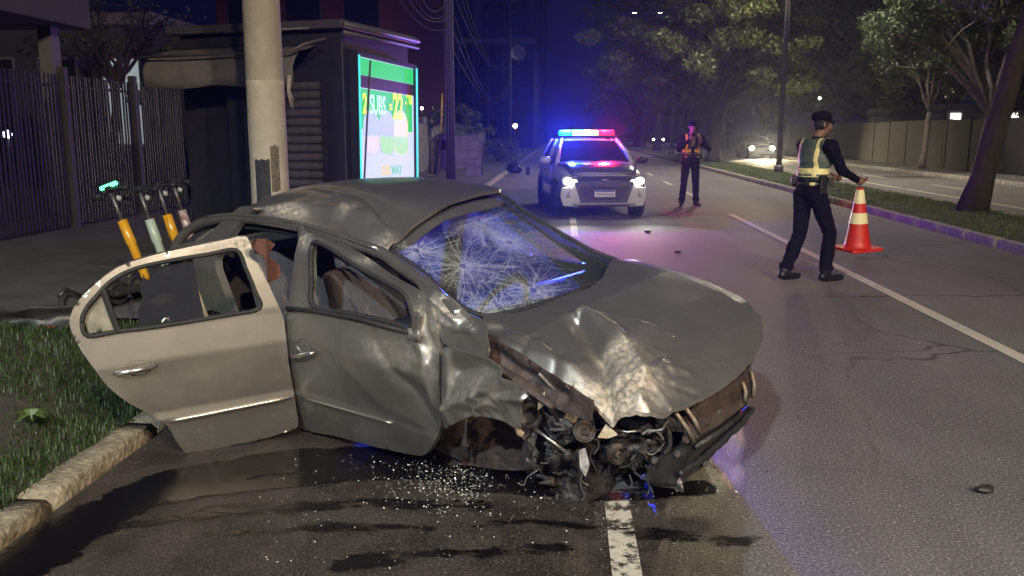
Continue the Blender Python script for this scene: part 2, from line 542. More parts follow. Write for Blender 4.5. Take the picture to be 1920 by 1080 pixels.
def line(name, x, w, y0, y1, mat=M_line, z=.005):
    mb = MB(); n = max(2, int((y1 - y0) / .25))
    n = min(n, 60)
    vs = []
    for i in range(n + 1):
        y = y0 + (y1 - y0) * i / n
        vs += [(x - w / 2 + .008 * mnoise.noise((y * 3, 1, 0)), y, z), (x + w / 2 + .008 * mnoise.noise((y * 3, 5, 0)), y, z)]
    mb.add(vs, [(2 * i, 2 * i + 1, 2 * i + 3, 2 * i + 2) for i in range(n)])
    o = mb.build(name, mat)
    if o.data.polygons[0].normal.z < 0: o.data.flip_normals()
    o['kind'] = 'structure'
    return o


line('lane_marking', .265, .115, 2.0, 4.6, M_line_w)
line('lane_marking', .20, .12, 14.0, 17.2)
for y in (24, 34, 44, 54): line('lane_marking', .2, .12, y, y + 3.4)
line('lane_marking', 3.50, .13, 2, 18.1)
for y in (22.6, 28.0, 34, 41, 48, 56): line('lane_marking', 3.50, .12, y, y + 2.2)
for i in range(12):
    line('lane_marking', 10.3, .13, 10 + i * 4.2, 10 + i * 4.2 + 3.9)
for y in (20.2, 26.5, 33, 39.5, 46, 53): line('lane_marking', 12.0, .12, y, y + 2.2)


# ---- spilled coolant and oil: thin glossy sheets with ragged outlines
def wet_mat():
    m = bpy.data.materials.new('spilled_fluid'); m.use_nodes = True
    nt = m.node_tree; N = nt.nodes; L = nt.links; b = N['Principled BSDF']
    b.inputs['Base Color'].default_value = (.006, .005, .006, 1); b.inputs['Roughness'].default_value = .24
    tc = N.new('ShaderNodeTexCoord')
    mp = N.new('ShaderNodeMapping'); mp.inputs['Scale'].default_value = (1, 2.6, 1); mp.inputs['Rotation'].default_value = (0, 0, radians(10)); L.new(tc.outputs['Object'], mp.inputs[0])
    n1 = N.new('ShaderNodeTexNoise'); n1.inputs['Scale'].default_value = 3.4; n1.inputs['Detail'].default_value = 10; n1.inputs['Roughness'].default_value = .72
    L.new(mp.outputs[0], n1.inputs['Vector'])
    at_ = N.new('ShaderNodeAttribute'); at_.attribute_name = 'wear'
    ad = N.new('ShaderNodeMath'); ad.operation = 'ADD'; L.new(n1.outputs['Fac'], ad.inputs[0]); L.new(at_.outputs['Fac'], ad.inputs[1])
    r = N.new('ShaderNodeValToRGB'); r.color_ramp.elements[0].position = .87; r.color_ramp.elements[1].position = .97
    L.new(ad.outputs[0], r.inputs[0])
    n2 = N.new('ShaderNodeTexNoise'); n2.inputs['Scale'].default_value = 60; L.new(tc.outputs['Object'], n2.inputs['Vector'])
    bp = N.new('ShaderNodeBump'); bp.inputs['Strength'].default_value = .12; bp.inputs['Distance'].default_value = .004
    L.new(n2.outputs['Fac'], bp.inputs['Height']); L.new(bp.outputs[0], b.inputs['Normal'])
    t = N.new('ShaderNodeBsdfTransparent'); mx = N.new('ShaderNodeMixShader')
    L.new(r.outputs[0], mx.inputs[0]); L.new(t.outputs[0], mx.inputs[1]); L.new(b.outputs[0], mx.inputs[2])
    L.new(mx.outputs[0], N['Material Output'].inputs[0])
    return m


M_wet = wet_mat()


WETL = [([(40, 1062), (180, 968), (330, 902), (520, 868), (700, 856), (860, 862)], .17, 1.0), ([(330, 930), (520, 905), (700, 890), (880, 890)], .10, .75), ([(890, 900), (1010, 905), (1130, 918)], .16, 1.0), ([(1160, 925), (1240, 922), (1310, 915)], .10, .9),
        ([(220, 985), (420, 960), (700, 945), (900, 950)], .10, .50), ([(440, 1000), (640, 988), (800, 995)], .08, .46), ([(640, 1060), (860, 1035), (1050, 1030)], .10, .46), ([(1180, 1000), (1300, 1010), (1390, 1015)], .12, .46), ([(900, 985), (1010, 980), (1110, 990)], .07, .46)]
WETP = [([(ground(*p).x, ground(*p).y) for p in pl_], w_, k_) for pl_, w_, k_ in WETL]
def seg_d(x, y, pl_):
    b_ = 1e9
    for (a_, c_) in zip(pl_[:-1], pl_[1:]):
        dx, dy = c_[0] - a_[0], c_[1] - a_[1]; t = max(0., min(1., ((x - a_[0]) * dx + (y - a_[1]) * dy) / (dx * dx + dy * dy))); b_ = min(b_, math.hypot(x - a_[0] - t * dx, y - a_[1] - t * dy))
    return b_
mb = MB(); nx, ny = 84, 74; vs = []; wv = []
for i in range(nx + 1):
    for j in range(ny + 1):
        x = KL + .01 + (1.15 - KL) * i / nx; y = 2.1 + 2.9 * j / ny
        k = max(k_ * math.exp(-(seg_d(x, y, p_) / w_) ** 2) for p_, w_, k_ in WETP)
        vs.append((x, y, .0052)); wv.append(k)
mb.add(vs, [(i * (ny + 1) + j, (i + 1) * (ny + 1) + j, (i + 1) * (ny + 1) + j + 1, i * (ny + 1) + j + 1) for i in range(nx) for j in range(ny)])
o = mb.build('fluid_spill', M_wet)
if o.data.polygons[0].normal.z < 0: o.data.flip_normals()
at_ = o.data.attributes.new('wear', 'FLOAT', 'POINT'); at_.data.foreach_set('value', wv); o['kind'] = 'structure'


# ------------------------------------------------------------------ big things along the street
def pole_light(loc, energy, color, size, aim=None, parent=None, spot=None, blend=.6):
    d = bpy.data.lights.new('lamp_light', 'SPOT' if spot else 'POINT')
    d.energy = energy; d.color = color; d.shadow_soft_size = size
    if spot: d.spot_size = radians(spot); d.spot_blend = blend
    o = bpy.data.objects.new('lamp_light', d); col.objects.link(o)
    if parent: o.parent = parent
    o.location = loc
    if aim is not None: o.rotation_euler = (Vector(aim) - Vector(loc)).to_track_quat('-Z', 'Y').to_euler()
    return o


E_lamp = emat('street_lamp_lens', (1.0, .93, .82), 30)
M_galv = pmat('galvanised_pole', (.17, .165, .16), (.12, .115, .112), rough=.55, metal=.4, scale=6)


def street_lamp(x, y, h, label, energy=0, arm=1.4, double=True, color=(1, .86, .66), dirx=1, spot=150, r=.11, blend=.6):
    root = empty('street_lamp', (x, y, .13), 0, label, 'street lamp', 'street lamps along the avenue')
    mb = MB(); mb.tube([(0, 0, 0), (0, 0, h * .55), (0, 0, h)], [r, r * .8, r * .5], 10); mb.lathe([(r * 1.6, 0), (r * 1.6, .25), (r * 1.05, .3)], n=10)
    mb.build('pole', M_galv, root, smooth=True)
    for sgn in ((1, -1) if double else (1,)):
        k = sgn * dirx
        mb = MB(); mb.tube([(0, 0, h - .1), (k * arm * .5, 0, h + .15), (k * arm, 0, h + .2)], .04, 8); a = mb.build('arm', M_galv, root, smooth=True)
        mb = MB(); mb.box((k * (arm + .3), 0, h + .22), (.72, .28, .1)); hd = mb.build('lamp_head', M_galv, root, bevel=.03)
        mb = MB(); mb.box((k * (arm + .32), 0, h + .155), (.5, .2, .02)); mb.build('lens', E_lamp, hd)
        if energy:
            pole_light((k * (arm + .32), 0, h + .08), energy, color, .22, (k * (arm + .6), 0, -20), root, spot, blend)
    return root


WARM = (1.0, .80, .56)
street_lamp(7.65, -12.0, 10.5, 'median street lamp behind the viewpoint lighting the wreck', 11500, 1.4, True, WARM, 1, 176, blend=.1)
street_lamp(-5.2, -7.5, 8.6, 'cool white pavement street lamp behind the viewpoint on the left', 10000, 1.6, False, (.84, .95, 1.0), 1, 150, blend=.35)
street_lamp(8.35, 34.0, 11.5, 'median street lamp post left of the near officer with lamps above view', 4600, 1.4, True, (1, .90, .70))
street_lamp(7.65, 62.0, 11.5, 'thin median street lamp post left of the far officer', 1800, 1.4, True, (1, .92, .78))
street_lamp(8.1, 88.0, 12.9, 'lit street lamp left of the big median tree crown, the higher one', 1500, 1.0, True, (1, .95, .88))
street_lamp(10.2, 124.0, 12.6, 'lit street lamp left of the big median tree crown, the lower one', 1000, 1.0, True, (1, .95, .88))
street_lamp(12.6, 175.0, 12.0, 'tiny far street lamp down the avenue past the light bar', 0, 1.0, True)
street_lamp(15.6, 118.0, 7.2, 'short far street lamp beyond the far officer', 0, .6, False)
street_lamp(17.6, 96.0, 5.5, 'short lamp showing left above the far officer', 0, .6, True)


# ---- tall concrete pole by the kiosk
def concrete_pole():
    P = Vector((-3.30, 9.5, .10))
    root = empty('concrete_pole', P, 0, 'thick pale concrete utility pole standing behind the wrecked car', 'pole')
    mb = MB(); n = 24
    zs = [i * .15 for i in range(60)]
    prof = [(.212 - .0042 * z, z) for z in zs]
    mb.lathe(prof, n=n)
    mb.build('shaft', M_concrete, root, smooth=True)
    # whitewashed lower coat, a real thin shell
    mb = MB(); mb.lathe([(.2145 - .0042 * z + .0012 * sin(z * 9), z) for z in [.05 * i for i in range(0, 44)]], n=n, )
    mb.build('painted_band', pmat('pole_whitewash', (.52, .475, .385), (.40, .36, .29), rough=.9, scale=5, bump=.5, bscale=22), root, smooth=True)
    # remains of pasted posters: thin curved sheets
    for (a0, a1, z0, z1, m) in ((-2.0, -1.2, .78, 1.30, (.05, .055, .06)), (-1.15, -.7, .95, 1.45, (.20, .17, .12)), (-2.2, -1.75, .45, .8, (.30, .27, .21))):
        mb = MB(); vs = []; fs = []
        for i in range(9):
            a = a0 + (a1 - a0) * i / 8
            for j in range(7):
                z = z0 + (z1 - z0) * j / 6 + (.03 * mnoise.noise((a * 6, j, 2)) if j in (0, 6) else 0)
                r = .220 - .0042 * z
                vs.append((r * cos(a), r * sin(a), z))
        fs = [(i * 7 + j, (i + 1) * 7 + j, (i + 1) * 7 + j + 1, i * 7 + j + 1) for i in range(8) for j in range(6)]
        mb.add(vs, fs); mb.build('torn_poster', pmat('poster_%d' % int(m[0] * 1000), m, tuple(k * .4 for k in m), rough=.85, scale=16, detail=9), root, smooth=True)
    for z in (3.6, 6.2):
        mb = MB(); mb.lathe([(.195, z), (.205, z), (.205, z + .03), (.195, z + .03)], n=20); mb.build('steel_band', M_galv, root)
    return root


concrete_pole()


# ---- kiosk with the light-box advertisement
def kiosk():
    a, b = at(650, 300, 11.6), at(765, 300, 13.5)
    o = Vector((a.x, a.y, .115))
    rz = atan2(b.y - a.y, b.x - a.x) - pi / 2            # local +y runs along the light-box wall
    root = empty('street_kiosk', o, rz, 'dark metal newsstand kiosk with roller shutter and grey awning', 'kiosk')
    W, D, Hh = 2.6, 2.05, 2.92
    mb = MB(); mb.bx(-W, 0, 0, D, 0, Hh); mb.build('cabin', M_dark, root, bevel=.02)
    mb = MB(); mb.prism([(-W - .12, -.14, Hh + .003), (.08, -.14, Hh + .003), (.08, -.14, Hh + .12), (-W - .12, -.14, Hh + .12)], (0, D + .28, 0)); rf = mb.build('roof', pmat('kiosk_roof_metal', (.10, .10, .11), rough=.5, metal=.4), root, bevel=.02)
    mb = MB(); mb.tube([(.11, -.14, Hh + .05), (.11, D + .16, Hh + .05)], .035, 8); mb.tube([(.10, -.14, Hh - .05), (.10, D + .16, Hh - .05)], .025, 8); mb.build('gutter_pipe', M_galv, rf, smooth=True)
    # shutter
    x0, x1 = -.98, -.34
    mb = MB(); mb.bx(x0 - .08, x0, -.05, -.003, .1, 2.3); mb.bx(x1, x1 + .08, -.05, -.003, .1, 2.3); mb.build('shutter_frame', M_dark, root)
    mb = MB(); vs = []; hh = .118
    prof = [(-.004, 0), (-.03, .02), (-.042, .055), (-.03, .09), (-.004, .112)]
    mb.prism([(x0, p[0], p[1]) for p in prof], (x1 - x0, 0, 0)); me = mb.mesh('shutter_slat', pmat('shutter_metal', (.14, .135, .15), (.09, .088, .1), rough=.45, metal=.4), False)
    for i in range(18): link_mesh('shutter_slat', me, root, (0, 0, .1 + i * .12))
    # corner post and lean-to flap in front
    mb = MB(); mb.bx(-1.72, -1.42, -.22, -.02, 0, 2.35); mb.build('corner_post', M_dark, root, bevel=.015)
    # awning: sagging canvas from wall to front bar
    mb = MB(); nx, ny = 40, 8; vs = []
    for i in range(nx + 1):
        x = -2.75 + (2.37) * i / nx
        for j in range(ny + 1):
            t = j / ny
            sag = .05 * sin(pi * t) + .025 * mnoise.noise((x * 2.2, t * 2, 4)) + .035 * sin(x * 5.2) * t * (1 - .3 * t)
            y = -.02 - .62 * min(1, t * 1.4) - .02 * mnoise.noise((x * 3, t * 3, 8))
            z = 2.74 - .14 * min(1, t * 1.4) - sag * .6 - max(0, t - .55) * .95
            vs.append((x, y, z))
    fs = [(i * (ny + 1) + j, (i + 1) * (ny + 1) + j, (i + 1) * (ny + 1) + j + 1, i * (ny + 1) + j + 1) for i in range(nx) for j in range(ny)]
    mb.add(vs, fs); aw = mb.build('awning', M_tarp, root, smooth=True)
    sd = aw.modifiers.new('s', 'SOLIDIFY'); sd.thickness = .008
    mb = MB(); mb.tube([(-2.75, -.66, 2.58), (-.36, -.66, 2.60), (-.24, -.60, 2.68), (-.08, -.3, 2.78)], .018, 8); mb.tube([(-1.35, -.7, 2.86), (-.2, -.5, 2.89)], .016, 6); mb.build('awning_bar', M_galv, aw, smooth=True)
    mb = MB()
    for k in range(6): mb.tube([(-.42 + .012 * (k % 3), -.68 + .004 * k, 2.30), (-.43 + .018 * (k % 2), -.69, 2.1), (-.40 + .01 * k, -.68, 1.86 + .06 * (k % 3))], [.012, .016, .004], 5)
    mb.build('tied_cloth', pmat('pale_rag', (.5, .47, .42), (.3, .28, .25), rough=.9, scale=20), aw, smooth=True)
    # light box on the wall facing the road
    bx0 = empty('light_box_sign', (0, 0, 0), 0, 'glowing green and white light-box advertisement on the kiosk wall', 'sign')
    bx0.location = o; bx0.rotation_euler = (radians(-1.6), 0, rz)
    y0, y1, z0, z1 = .08, D - .05, .83, 2.66
    mb = MB()
    mb.bx(.004, .14, y0, y0 + .06, z0, z1); mb.bx(.004, .14, y1 - .06, y1, z0, z1); mb.bx(.004, .14, y0 + .061, y1 - .061, z1 - .06, z1); mb.bx(.004, .14, y0 + .061, y1 - .061, z0, z0 + .06)
    mb.build('frame', M_dark, bx0, bevel=.008)
    G = emat('lightbox_green', (.02, .50, .13), 1.25); G2 = emat('lightbox_teal', (.03, .62, .62), 1.5); Wt = emat('lightbox_white', (.62, .68, .95), 1.05)
    Yl = emat('lightbox_yellow', (.85, .80, .02), 1.2); Lb = emat('lightbox_pale_blue', (.55, .85, .95), 1.15)
    mb = MB(); mb.bx(.005, .10, y0 + .061, y1 - .061, z0 + .061, z1 - .061); mb.build('light_panel', Wt, bx0)
    def pn(nm, ya, yb, za, zb, m, d=.104, par=bx0):
        mb = MB(); mb.bx(.1015, d, ya, yb, za, zb); return mb.build(nm, m, par)
    pn('header_panel', y0 + .07, y1 - .07, z1 - .30, z1 - .07, G)
    pn('dark_crossbar', y0 + .07, y1 - .07, z1 - .47, z1 - .305, pmat('lightbox_crossbar', (.10, .095, .14), rough=.5), .115)
    pst = pn('poster_top', y0 + .13, y1 - .13, z0 + .80, z1 - .48, G, .106)
    pn('side_glow', y0 + .065, y0 + .12, z0 + .07, z1 - .07, G, .107)
    for (ya, yb) in ((y1 - .055, y1 - .004), (y0 + .004, y0 + .045)):
        mb = MB(); mb.bx(.141, .15, ya, yb, z0 + .02, z1 - .05); mb.build('edge_light', G2, bx0)
    mb = MB(); mb.tube([(.17, y0 + .30, z1 - .10), (.16, y0 + .17, z0 + .75), (.15, y0 + .10, z0 + .10)], .014, 6); mb.build('hanging_strap', M_dark, bx0)
    # wrapped sandwiches printed on the poster, flat shapes
    def poly(nm, pts, m, x=.108, par=None):
        mb = MB(); mb.add([(x, p[0], p[1]) for p in pts], [tuple(range(len(pts)))]); return mb.build(nm, m, par or bx0)
    P1 = emat('print_lilac', (.50, .62, .95), 1.0); P2 = emat('print_cream', (.78, .80, .50), 1.0); P3 = emat('print_lime', (.42, .80, .30), 1.0); P4 = emat('print_rose', (.78, .74, .88), 1.0)
    for k, yc in enumerate((.50, .98, 1.46)):
        w = .25
        pts = []
        for t in range(14):
            a = pi * t / 13
            pts.append((yc + w * cos(a), z0 + .86 + (.20 + .03 * k) * sin(a)))
        pts += [(yc - w, z0 + .55), (yc - w * .7, z0 + .47), (yc + w * .5, z0 + .44), (yc + w, z0 + .52)]
        poly('printed_sandwich', pts, (P1, P1, P2)[k], .1095)
        pts = [(yc - w * .95, z0 + .66)]
        for t in range(7): pts.append((yc - w * .9 + w * 1.8 * t / 6, z0 + .70 + .035 * (t % 2)))
        pts += [(yc + w * .95, z0 + .53), (yc + w * .4, z0 + .45), (yc - w * .6, z0 + .48)]
        poly('printed_filling', pts, (P4, P3, P3)[k], .1105)
    def text(s, y, z, size, m, bold=.02, sx=1.0, x=.112):
        cu = bpy.data.curves.new('lettering', 'FONT'); cu.body = s; cu.size = size; cu.offset = bold * size; cu.extrude = .0008
        ob = bpy.data.objects.new('t', cu); col.objects.link(ob)
        dg = bpy.context.evaluated_depsgraph_get()
        me = bpy.data.meshes.new_from_object(ob.evaluated_get(dg)); bpy.data.objects.remove(ob)
        me.transform(Matrix(((0, 0, 1, x), (sx, 0, 0, y), (0, 1, 0, z), (0, 0, 0, 1)))); me.materials.clear(); me.materials.append(m)
        for p_ in me.polygons: p_.material_index = 0
        return link_mesh('lettering', me, bx0)
    zt = z0 + .96
    zt += .04
    text('2', y0 + .16, zt + .02, .38, Yl, .03, .72); text('SUBS', y0 + .37, zt + .03, .36, Lb, .03, .64); text('=', y0 + .99, zt + .06, .24, Yl, .03, .7)
    text('22', y0 + 1.11, zt - .01, .52, Yl, .035, .66); text(',90', y0 + 1.53, zt + .22, .24, Yl, .03, .85)
    text('SUB', y0 + .72, z0 + .16, .19, emat('print_orange', (.95, .62, .15), 1.0), .03, .8); text('WAY', y0 + 1.03, z0 + .16, .19, emat('print_green', (.1, .6, .3), 1.0), .03, .8)
    return root


kiosk()


# ==================================================================== THE WRECKED CAR
# car frame: x forward, y to its left, z up; origin under the front axle
CT = Vector((.178, 4.231, -.075))
CR = Matrix.Rotation(-.724, 3, 'Z') @ Matrix.Rotation(.035, 3, 'Y') @ Matrix.Rotation(.07, 3, 'X')
car = empty('wrecked_car', (0, 0, 0), 0, 'wrecked silver-grey hatchback with crushed front, cracked windshield and two open doors', 'car')
car.location = CT; car.rotation_euler = CR.to_euler()
CLC = CR.transposed() @ (CAM - CT)


def cray(px, py): return CR.transposed() @ wray(px, py)


class Surf:
    """a plane (o, U, V) with a relief off(u, v) along its normal"""
    def __init__(s, o, U, V, off=None):
        s.o = Vector(o); s.U = Vector(U).normalized(); s.V = Vector(V)
        s.V = (s.V - s.U * s.V.dot(s.U)).normalized(); s.N = s.U.cross(s.V); s.off = off or (lambda u, v: 0.)
        if s.N.dot(CLC - s.o) < 0: s.N = -s.N

    def uvn(s, p):
        d = p - s.o; return d.dot(s.U), d.dot(s.V), d.dot(s.N)

    def hit(s, px, py):
        d = cray(px, py)
        def g(t):
            u, v, n = s.uvn(CLC + d * t); return n - s.off(u, v)
        t0 = (s.o + s.N * s.off(0, 0) - CLC).dot(s.N) / d.dot(s.N)
        t0 = max(2.6, min(6.5, t0))
        for half in (.9, 2.4):
            a, b = max(.5, t0 - half), t0 + half
            n = 24 if half < 1 else 60
            pa = g(a); ta = a
            for i in range(1, n + 1):
                tb = a + (b - a) * i / n; pb = g(tb)
                if pa > 0 >= pb:
                    for _ in range(18):
                        tm = (ta + tb) / 2
                        if g(tm) > 0: ta = tm
                        else: tb = tm
                    u, v, _ = s.uvn(CLC + d * ta); return (u, v)
                ta, pa = tb, pb
        u, v, _ = s.uvn(CLC + d * t0); return (u, v)

    def P(s, u, v, e=0.):
        return s.o + s.U * u + s.V * v + s.N * (s.off(u, v) + e)

    def pt(s, px, py, e=0.):
        return s.P(*s.hit(px, py), e)


def crom(pts, closed=True, sub=5):
    n = len(pts); out = []
    for i in range(n if closed else n - 1):
        g = lambda k: pts[k % n] if closed else pts[max(0, min(n - 1, k))]
        p0, p1, p2, p3 = g(i - 1), g(i), g(i + 1), g(i + 2)
        for j in range(sub):
            t = j / sub
            out.append(tuple(.5 * ((2 * p1[k]) + (-p0[k] + p2[k]) * t + (2 * p0[k] - 5 * p1[k] + 4 * p2[k] - p3[k]) * t * t + (-p0[k] + 3 * p1[k] - 3 * p2[k] + p3[k]) * t ** 3) for k in range(len(p1))))
    if not closed: out.append(tuple(pts[-1]))
    return out


def resample(poly, step):
    out = []
    n = len(poly)
    for i in range(n):
        a, b = poly[i], poly[(i + 1) % n]
        L_ = math.hypot(b[0] - a[0], b[1] - a[1]); k = max(1, int(round(L_ / step)))
        for j in range(k): out.append((a[0] + (b[0] - a[0]) * j / k, a[1] + (b[1] - a[1]) * j / k))
    return out


def inside_np(P, poly):
    x, y = P[:, 0], P[:, 1]; r = np.zeros(len(P), bool); n = len(poly)
    for i in range(n):
        x1, y1 = poly[i]; x2, y2 = poly[(i + 1) % n]
        c = ((y1 > y) != (y2 > y))
        with np.errstate(divide='ignore', invalid='ignore'):
            r ^= c & (x < (x2 - x1) * (y - y1) / (y2 - y1 + 1e-15) + x1)
    return r


def dseg(P, poly):
    best = np.full(len(P), 1e9); n = len(poly)
    for i in range(n):
        a = np.array(poly[i]); b = np.array(poly[(i + 1) % n]); ab = b - a; L2 = ab @ ab + 1e-15
        t = np.clip(((P - a) @ ab) / L2, 0, 1); d = np.linalg.norm(P - (a + t[:, None] * ab), axis=1); best = np.minimum(best, d)
    return best


def panel(name, surf, outline, holes=(), step=.02, mat=None, parent=None, thick=.012, dent=None, wear=None, px=True, sm=3, e=0., thick_off=-1, hard=False):
    """sheet of metal: outline (and holes) given as photograph pixels or as (u,v) on the surface"""
    def conv(pl):
        q = [surf.hit(*p) for p in pl] if px else list(pl)
        if sm > 1: q = crom(q, True, sm)
        return resample(q, step * .8)
    out = conv(outline); hs = [conv(h) for h in holes]
    A = np.array(out); lo, hi = A.min(0), A.max(0)
    gx = np.arange(lo[0], hi[0], step); gy = np.arange(lo[1], hi[1], step * .87)
    G = np.array([(x + (step / 2 if j % 2 else 0), y) for j, y in enumerate(gy) for x in gx])
    k = inside_np(G, out) & (dseg(G, out) > step * .55)
    for h in hs: k &= ~inside_np(G, h) & (dseg(G, h) > step * .55)
    G = G[k]
    pts = [Vector(p) for p in out]; edges = [(i, (i + 1) % len(out)) for i in range(len(out))]
    for h in hs:
        b = len(pts); pts += [Vector(p) for p in h]; edges += [(b + i, b + (i + 1) % len(h)) for i in range(len(h))]
    pts += [Vector(p) for p in G]
    V, E_, Fc, *_ = delaunay_2d_cdt(pts, edges, [], 0, 1e-6)
    VA = np.array([(v.x, v.y) for v in V]); tri = np.array([f for f in Fc if len(f) == 3])
    cen = VA[tri].mean(1)
    ok = inside_np(cen, out)
    for h in hs: ok &= ~inside_np(cen, h)
    tri = tri[ok]
    used = np.unique(tri); mp = -np.ones(len(VA), int); mp[used] = np.arange(len(used))
    uv = VA[used]
    v3 = [surf.P(u, v, e + (dent(u, v) if dent else 0.)) for u, v in uv]
    T3 = [tuple(int(mp[i]) for i in t) for t in tri]
    f0 = T3[0]
    if (v3[f0[1]] - v3[f0[0]]).cross(v3[f0[2]] - v3[f0[0]]).dot(surf.N) < 0: T3 = [t[::-1] for t in T3]
    nv = len(v3); faces = list(T3); vid = list(range(nv)); verts = list(v3)
    if thick:
        back = [p - surf.N * thick for p in v3]
        verts += back; vid += list(range(nv)); faces += [tuple(i + nv for i in t[::-1]) for t in T3]
        cnt = {}
        for t in T3:
            for a_, b_ in ((t[0], t[1]), (t[1], t[2]), (t[2], t[0])): cnt[(a_, b_)] = 1
        bnd = [e_ for e_ in cnt if (e_[1], e_[0]) not in cnt]
        rmap = {}
        def rv(i):
            if i not in rmap:
                rmap[i] = len(verts); verts.append(v3[i]); verts.append(back[i]); vid.extend((i, i))
            return rmap[i]
        for a_, b_ in bnd:
            ra, rb = rv(a_), rv(b_); faces.append((rb, ra, ra + 1, rb + 1))
    me = bpy.data.meshes.new(name)
    me.from_pydata([tuple(p) for p in verts], [], faces)
    me.update()
    me.materials.append(mat)
    me.polygons.foreach_set('use_smooth', [True] * len(me.polygons))
    if wear:
        wv = [float(wear(u, v)) for u, v in uv]
        at_ = me.attributes.new('wear', 'FLOAT', 'POINT'); at_.data.foreach_set('value', [wv[i] for i in vid])
    return link_mesh(name, me, parent)


def pl_dist(u, v, pl):
    """distance to a polyline and the signed side"""
    b = 1e9; sg = 0
    for (a, c) in zip(pl[:-1], pl[1:]):
        dx, dy = c[0] - a[0], c[1] - a[1]; L2 = dx * dx + dy * dy + 1e-12
        t = max(0., min(1., ((u - a[0]) * dx + (v - a[1]) * dy) / L2))
        ex, ey = u - a[0] - t * dx, v - a[1] - t * dy; d = sqrt(ex * ex + ey * ey)
        if d < b: b = d; sg = dx * ey - dy * ex
    return b, (1 if sg > 0 else -1)


def crease(surf, pxs, h, w, w2=None):
    pl = [surf.hit(*p) for p in pxs]
    def f(u, v):
        d, s_ = pl_dist(u, v, pl); ww = w if s_ > 0 else (w2 or w)
        return h * (.45 * math.exp(-(d / ww) ** 2) + .65 * math.exp(-1.5 * d / ww))
    return f


def spot(surf, p, r, ry=None):
    c = surf.hit(*p)
    def f(u, v): return math.exp(-(((u - c[0]) / r) ** 2 + ((v - c[1]) / (ry or r)) ** 2))
    return f


def ridged(u, v, s, seed=0):
    return 1 - abs(mnoise.noise((u * s, v * s, seed))) * 2


def paint_with_wear():
    m = bpy.data.materials.new('wrecked_car_paint'); m.use_nodes = True
    nt = m.node_tree; N = nt.nodes; L = nt.links; b = N['Principled BSDF']
    tc = N.new('ShaderNodeTexCoord')
    def noi(s, d=6, r=.65, st=None):
        v = tc.outputs['Object']
        if st: mp = N.new('ShaderNodeMapping'); mp.inputs['Scale'].default_value = st; L.new(v, mp.inputs[0]); v = mp.outputs[0]
        n = N.new('ShaderNodeTexNoise'); n.inputs['Scale'].default_value = s; n.inputs['Detail'].default_value = d; n.inputs['Roughness'].default_value = r
        L.new(v, n.inputs['Vector']); return n.outputs['Fac']
    def mixc(f, a, b_):
        n = N.new('ShaderNodeMix'); n.data_type = 'RGBA'; L.new(f, n.inputs[0])
        for i, k in ((6, a), (7, b_)):
            if isinstance(k, tuple): n.inputs[i].default_value = (*k, 1)
            else: L.new(k, n.inputs[i])
        return n.outputs[2]
    def mr(x, a, b_, c, d):
        n = N.new('ShaderNodeMapRange'); L.new(x, n.inputs[0])
        for i, k in enumerate((a, b_, c, d)): n.inputs[i + 1].default_value = k
        return n.outputs[0]
    def mul(a, b_, o='MULTIPLY'):
        n = N.new('ShaderNodeMath'); n.operation = o
        for i, k in enumerate((a, b_)):
            if isinstance(k, (int, float)): n.inputs[i].default_value = k
            else: L.new(k, n.inputs[i])
        return n.outputs[0]
    at_ = N.new('ShaderNodeAttribute'); at_.attribute_name = 'wear'
    dust = mr(noi(2.2, 6), .35, .7, 0, 1)
    base = mixc(dust, (.46, .44, .405), (.31, .295, .265))
    fine = noi(26, 8, .75, (1, 1.6, 1))
    wm = mul(at_.outputs['Fac'], mr(fine, .30, .60, 0, 1.35)); 
    cl = N.new('ShaderNodeClamp'); L.new(wm, cl.inputs[0]); wm = cl.outputs[0]
    wc = mixc(mr(noi(38, 6), .38, .62, 0, 1), (.16, .135, .115), (.62, .53, .40))
    L.new(mixc(wm, base, wc), b.inputs['Base Color'])
    L.new(mr(wm, 0, 1, .84, .10), b.inputs['Metallic'])
    L.new(mul(mr(wm, 0, 1, .26, .72), mul(dust, .12), 'ADD'), b.inputs['Roughness'])
    b.inputs['Coat Weight'].default_value = .25; b.inputs['Coat Roughness'].default_value = .15
    bp = N.new('ShaderNodeBump'); bp.inputs['Strength'].default_value = .5; bp.inputs['Distance'].default_value = .006
    L.new(mul(mul(fine, wm), mul(noi(9, 3), .25), 'ADD'), bp.inputs['Height']); L.new(bp.outputs[0], b.inputs['Normal'])
    return m


M_cp = paint_with_wear()
EX, EY, EZ = Vector((1, 0, 0)), Vector((0, 1, 0)), Vector((0, 0, 1))


# ---- roof
def h_roof(x, y):
    z = 1.405 - .06 * max(0, (x + 1.75) / .8) ** 2 - .09 * max(0, (-1.75 - x) / .8) ** 2.2
    z -= (.15 if y < 0 else .045) * (abs(y) / .62) ** 2.2
    z -= .085 * smooth(-.1, -.55, y) * smooth(-1.7, -.85, x)
    return z


S_roof = Surf((0, 0, 0), EX, EY, h_roof)
cr = [crease(S_roof, [(575, 395), (640, 412), (700, 452)], -.020, .07), crease(S_roof, [(480, 398), (560, 385), (640, 392), (690, 410)], .014, .035), crease(S_roof, [(600, 350), (690, 372), (725, 420)], -.012, .05),
      crease(S_roof, [(630, 365), (645, 385), (640, 400)], .012, .02), crease(S_roof, [(690, 395), (722, 430), (735, 458)], .018, .03)]
rm = spot(S_roof, (560, 400), .45, .25)
def d_roof(u, v):
    return 1.5 * sum(c(u, v) for c in cr) + .020 * rm(u, v) * mnoise.noise((u * 7, v * 7, 3)) + .004 * mnoise.noise((u * 4, v * 4, 9))
rw = [spot(S_roof, (540, 397), .20, .05), spot(S_roof, (470, 395), .3, .035), spot(S_roof, (580, 424), .25, .03), spot(S_roof, (720, 455), .08, .05), spot(S_roof, (650, 390), .06, .06)]
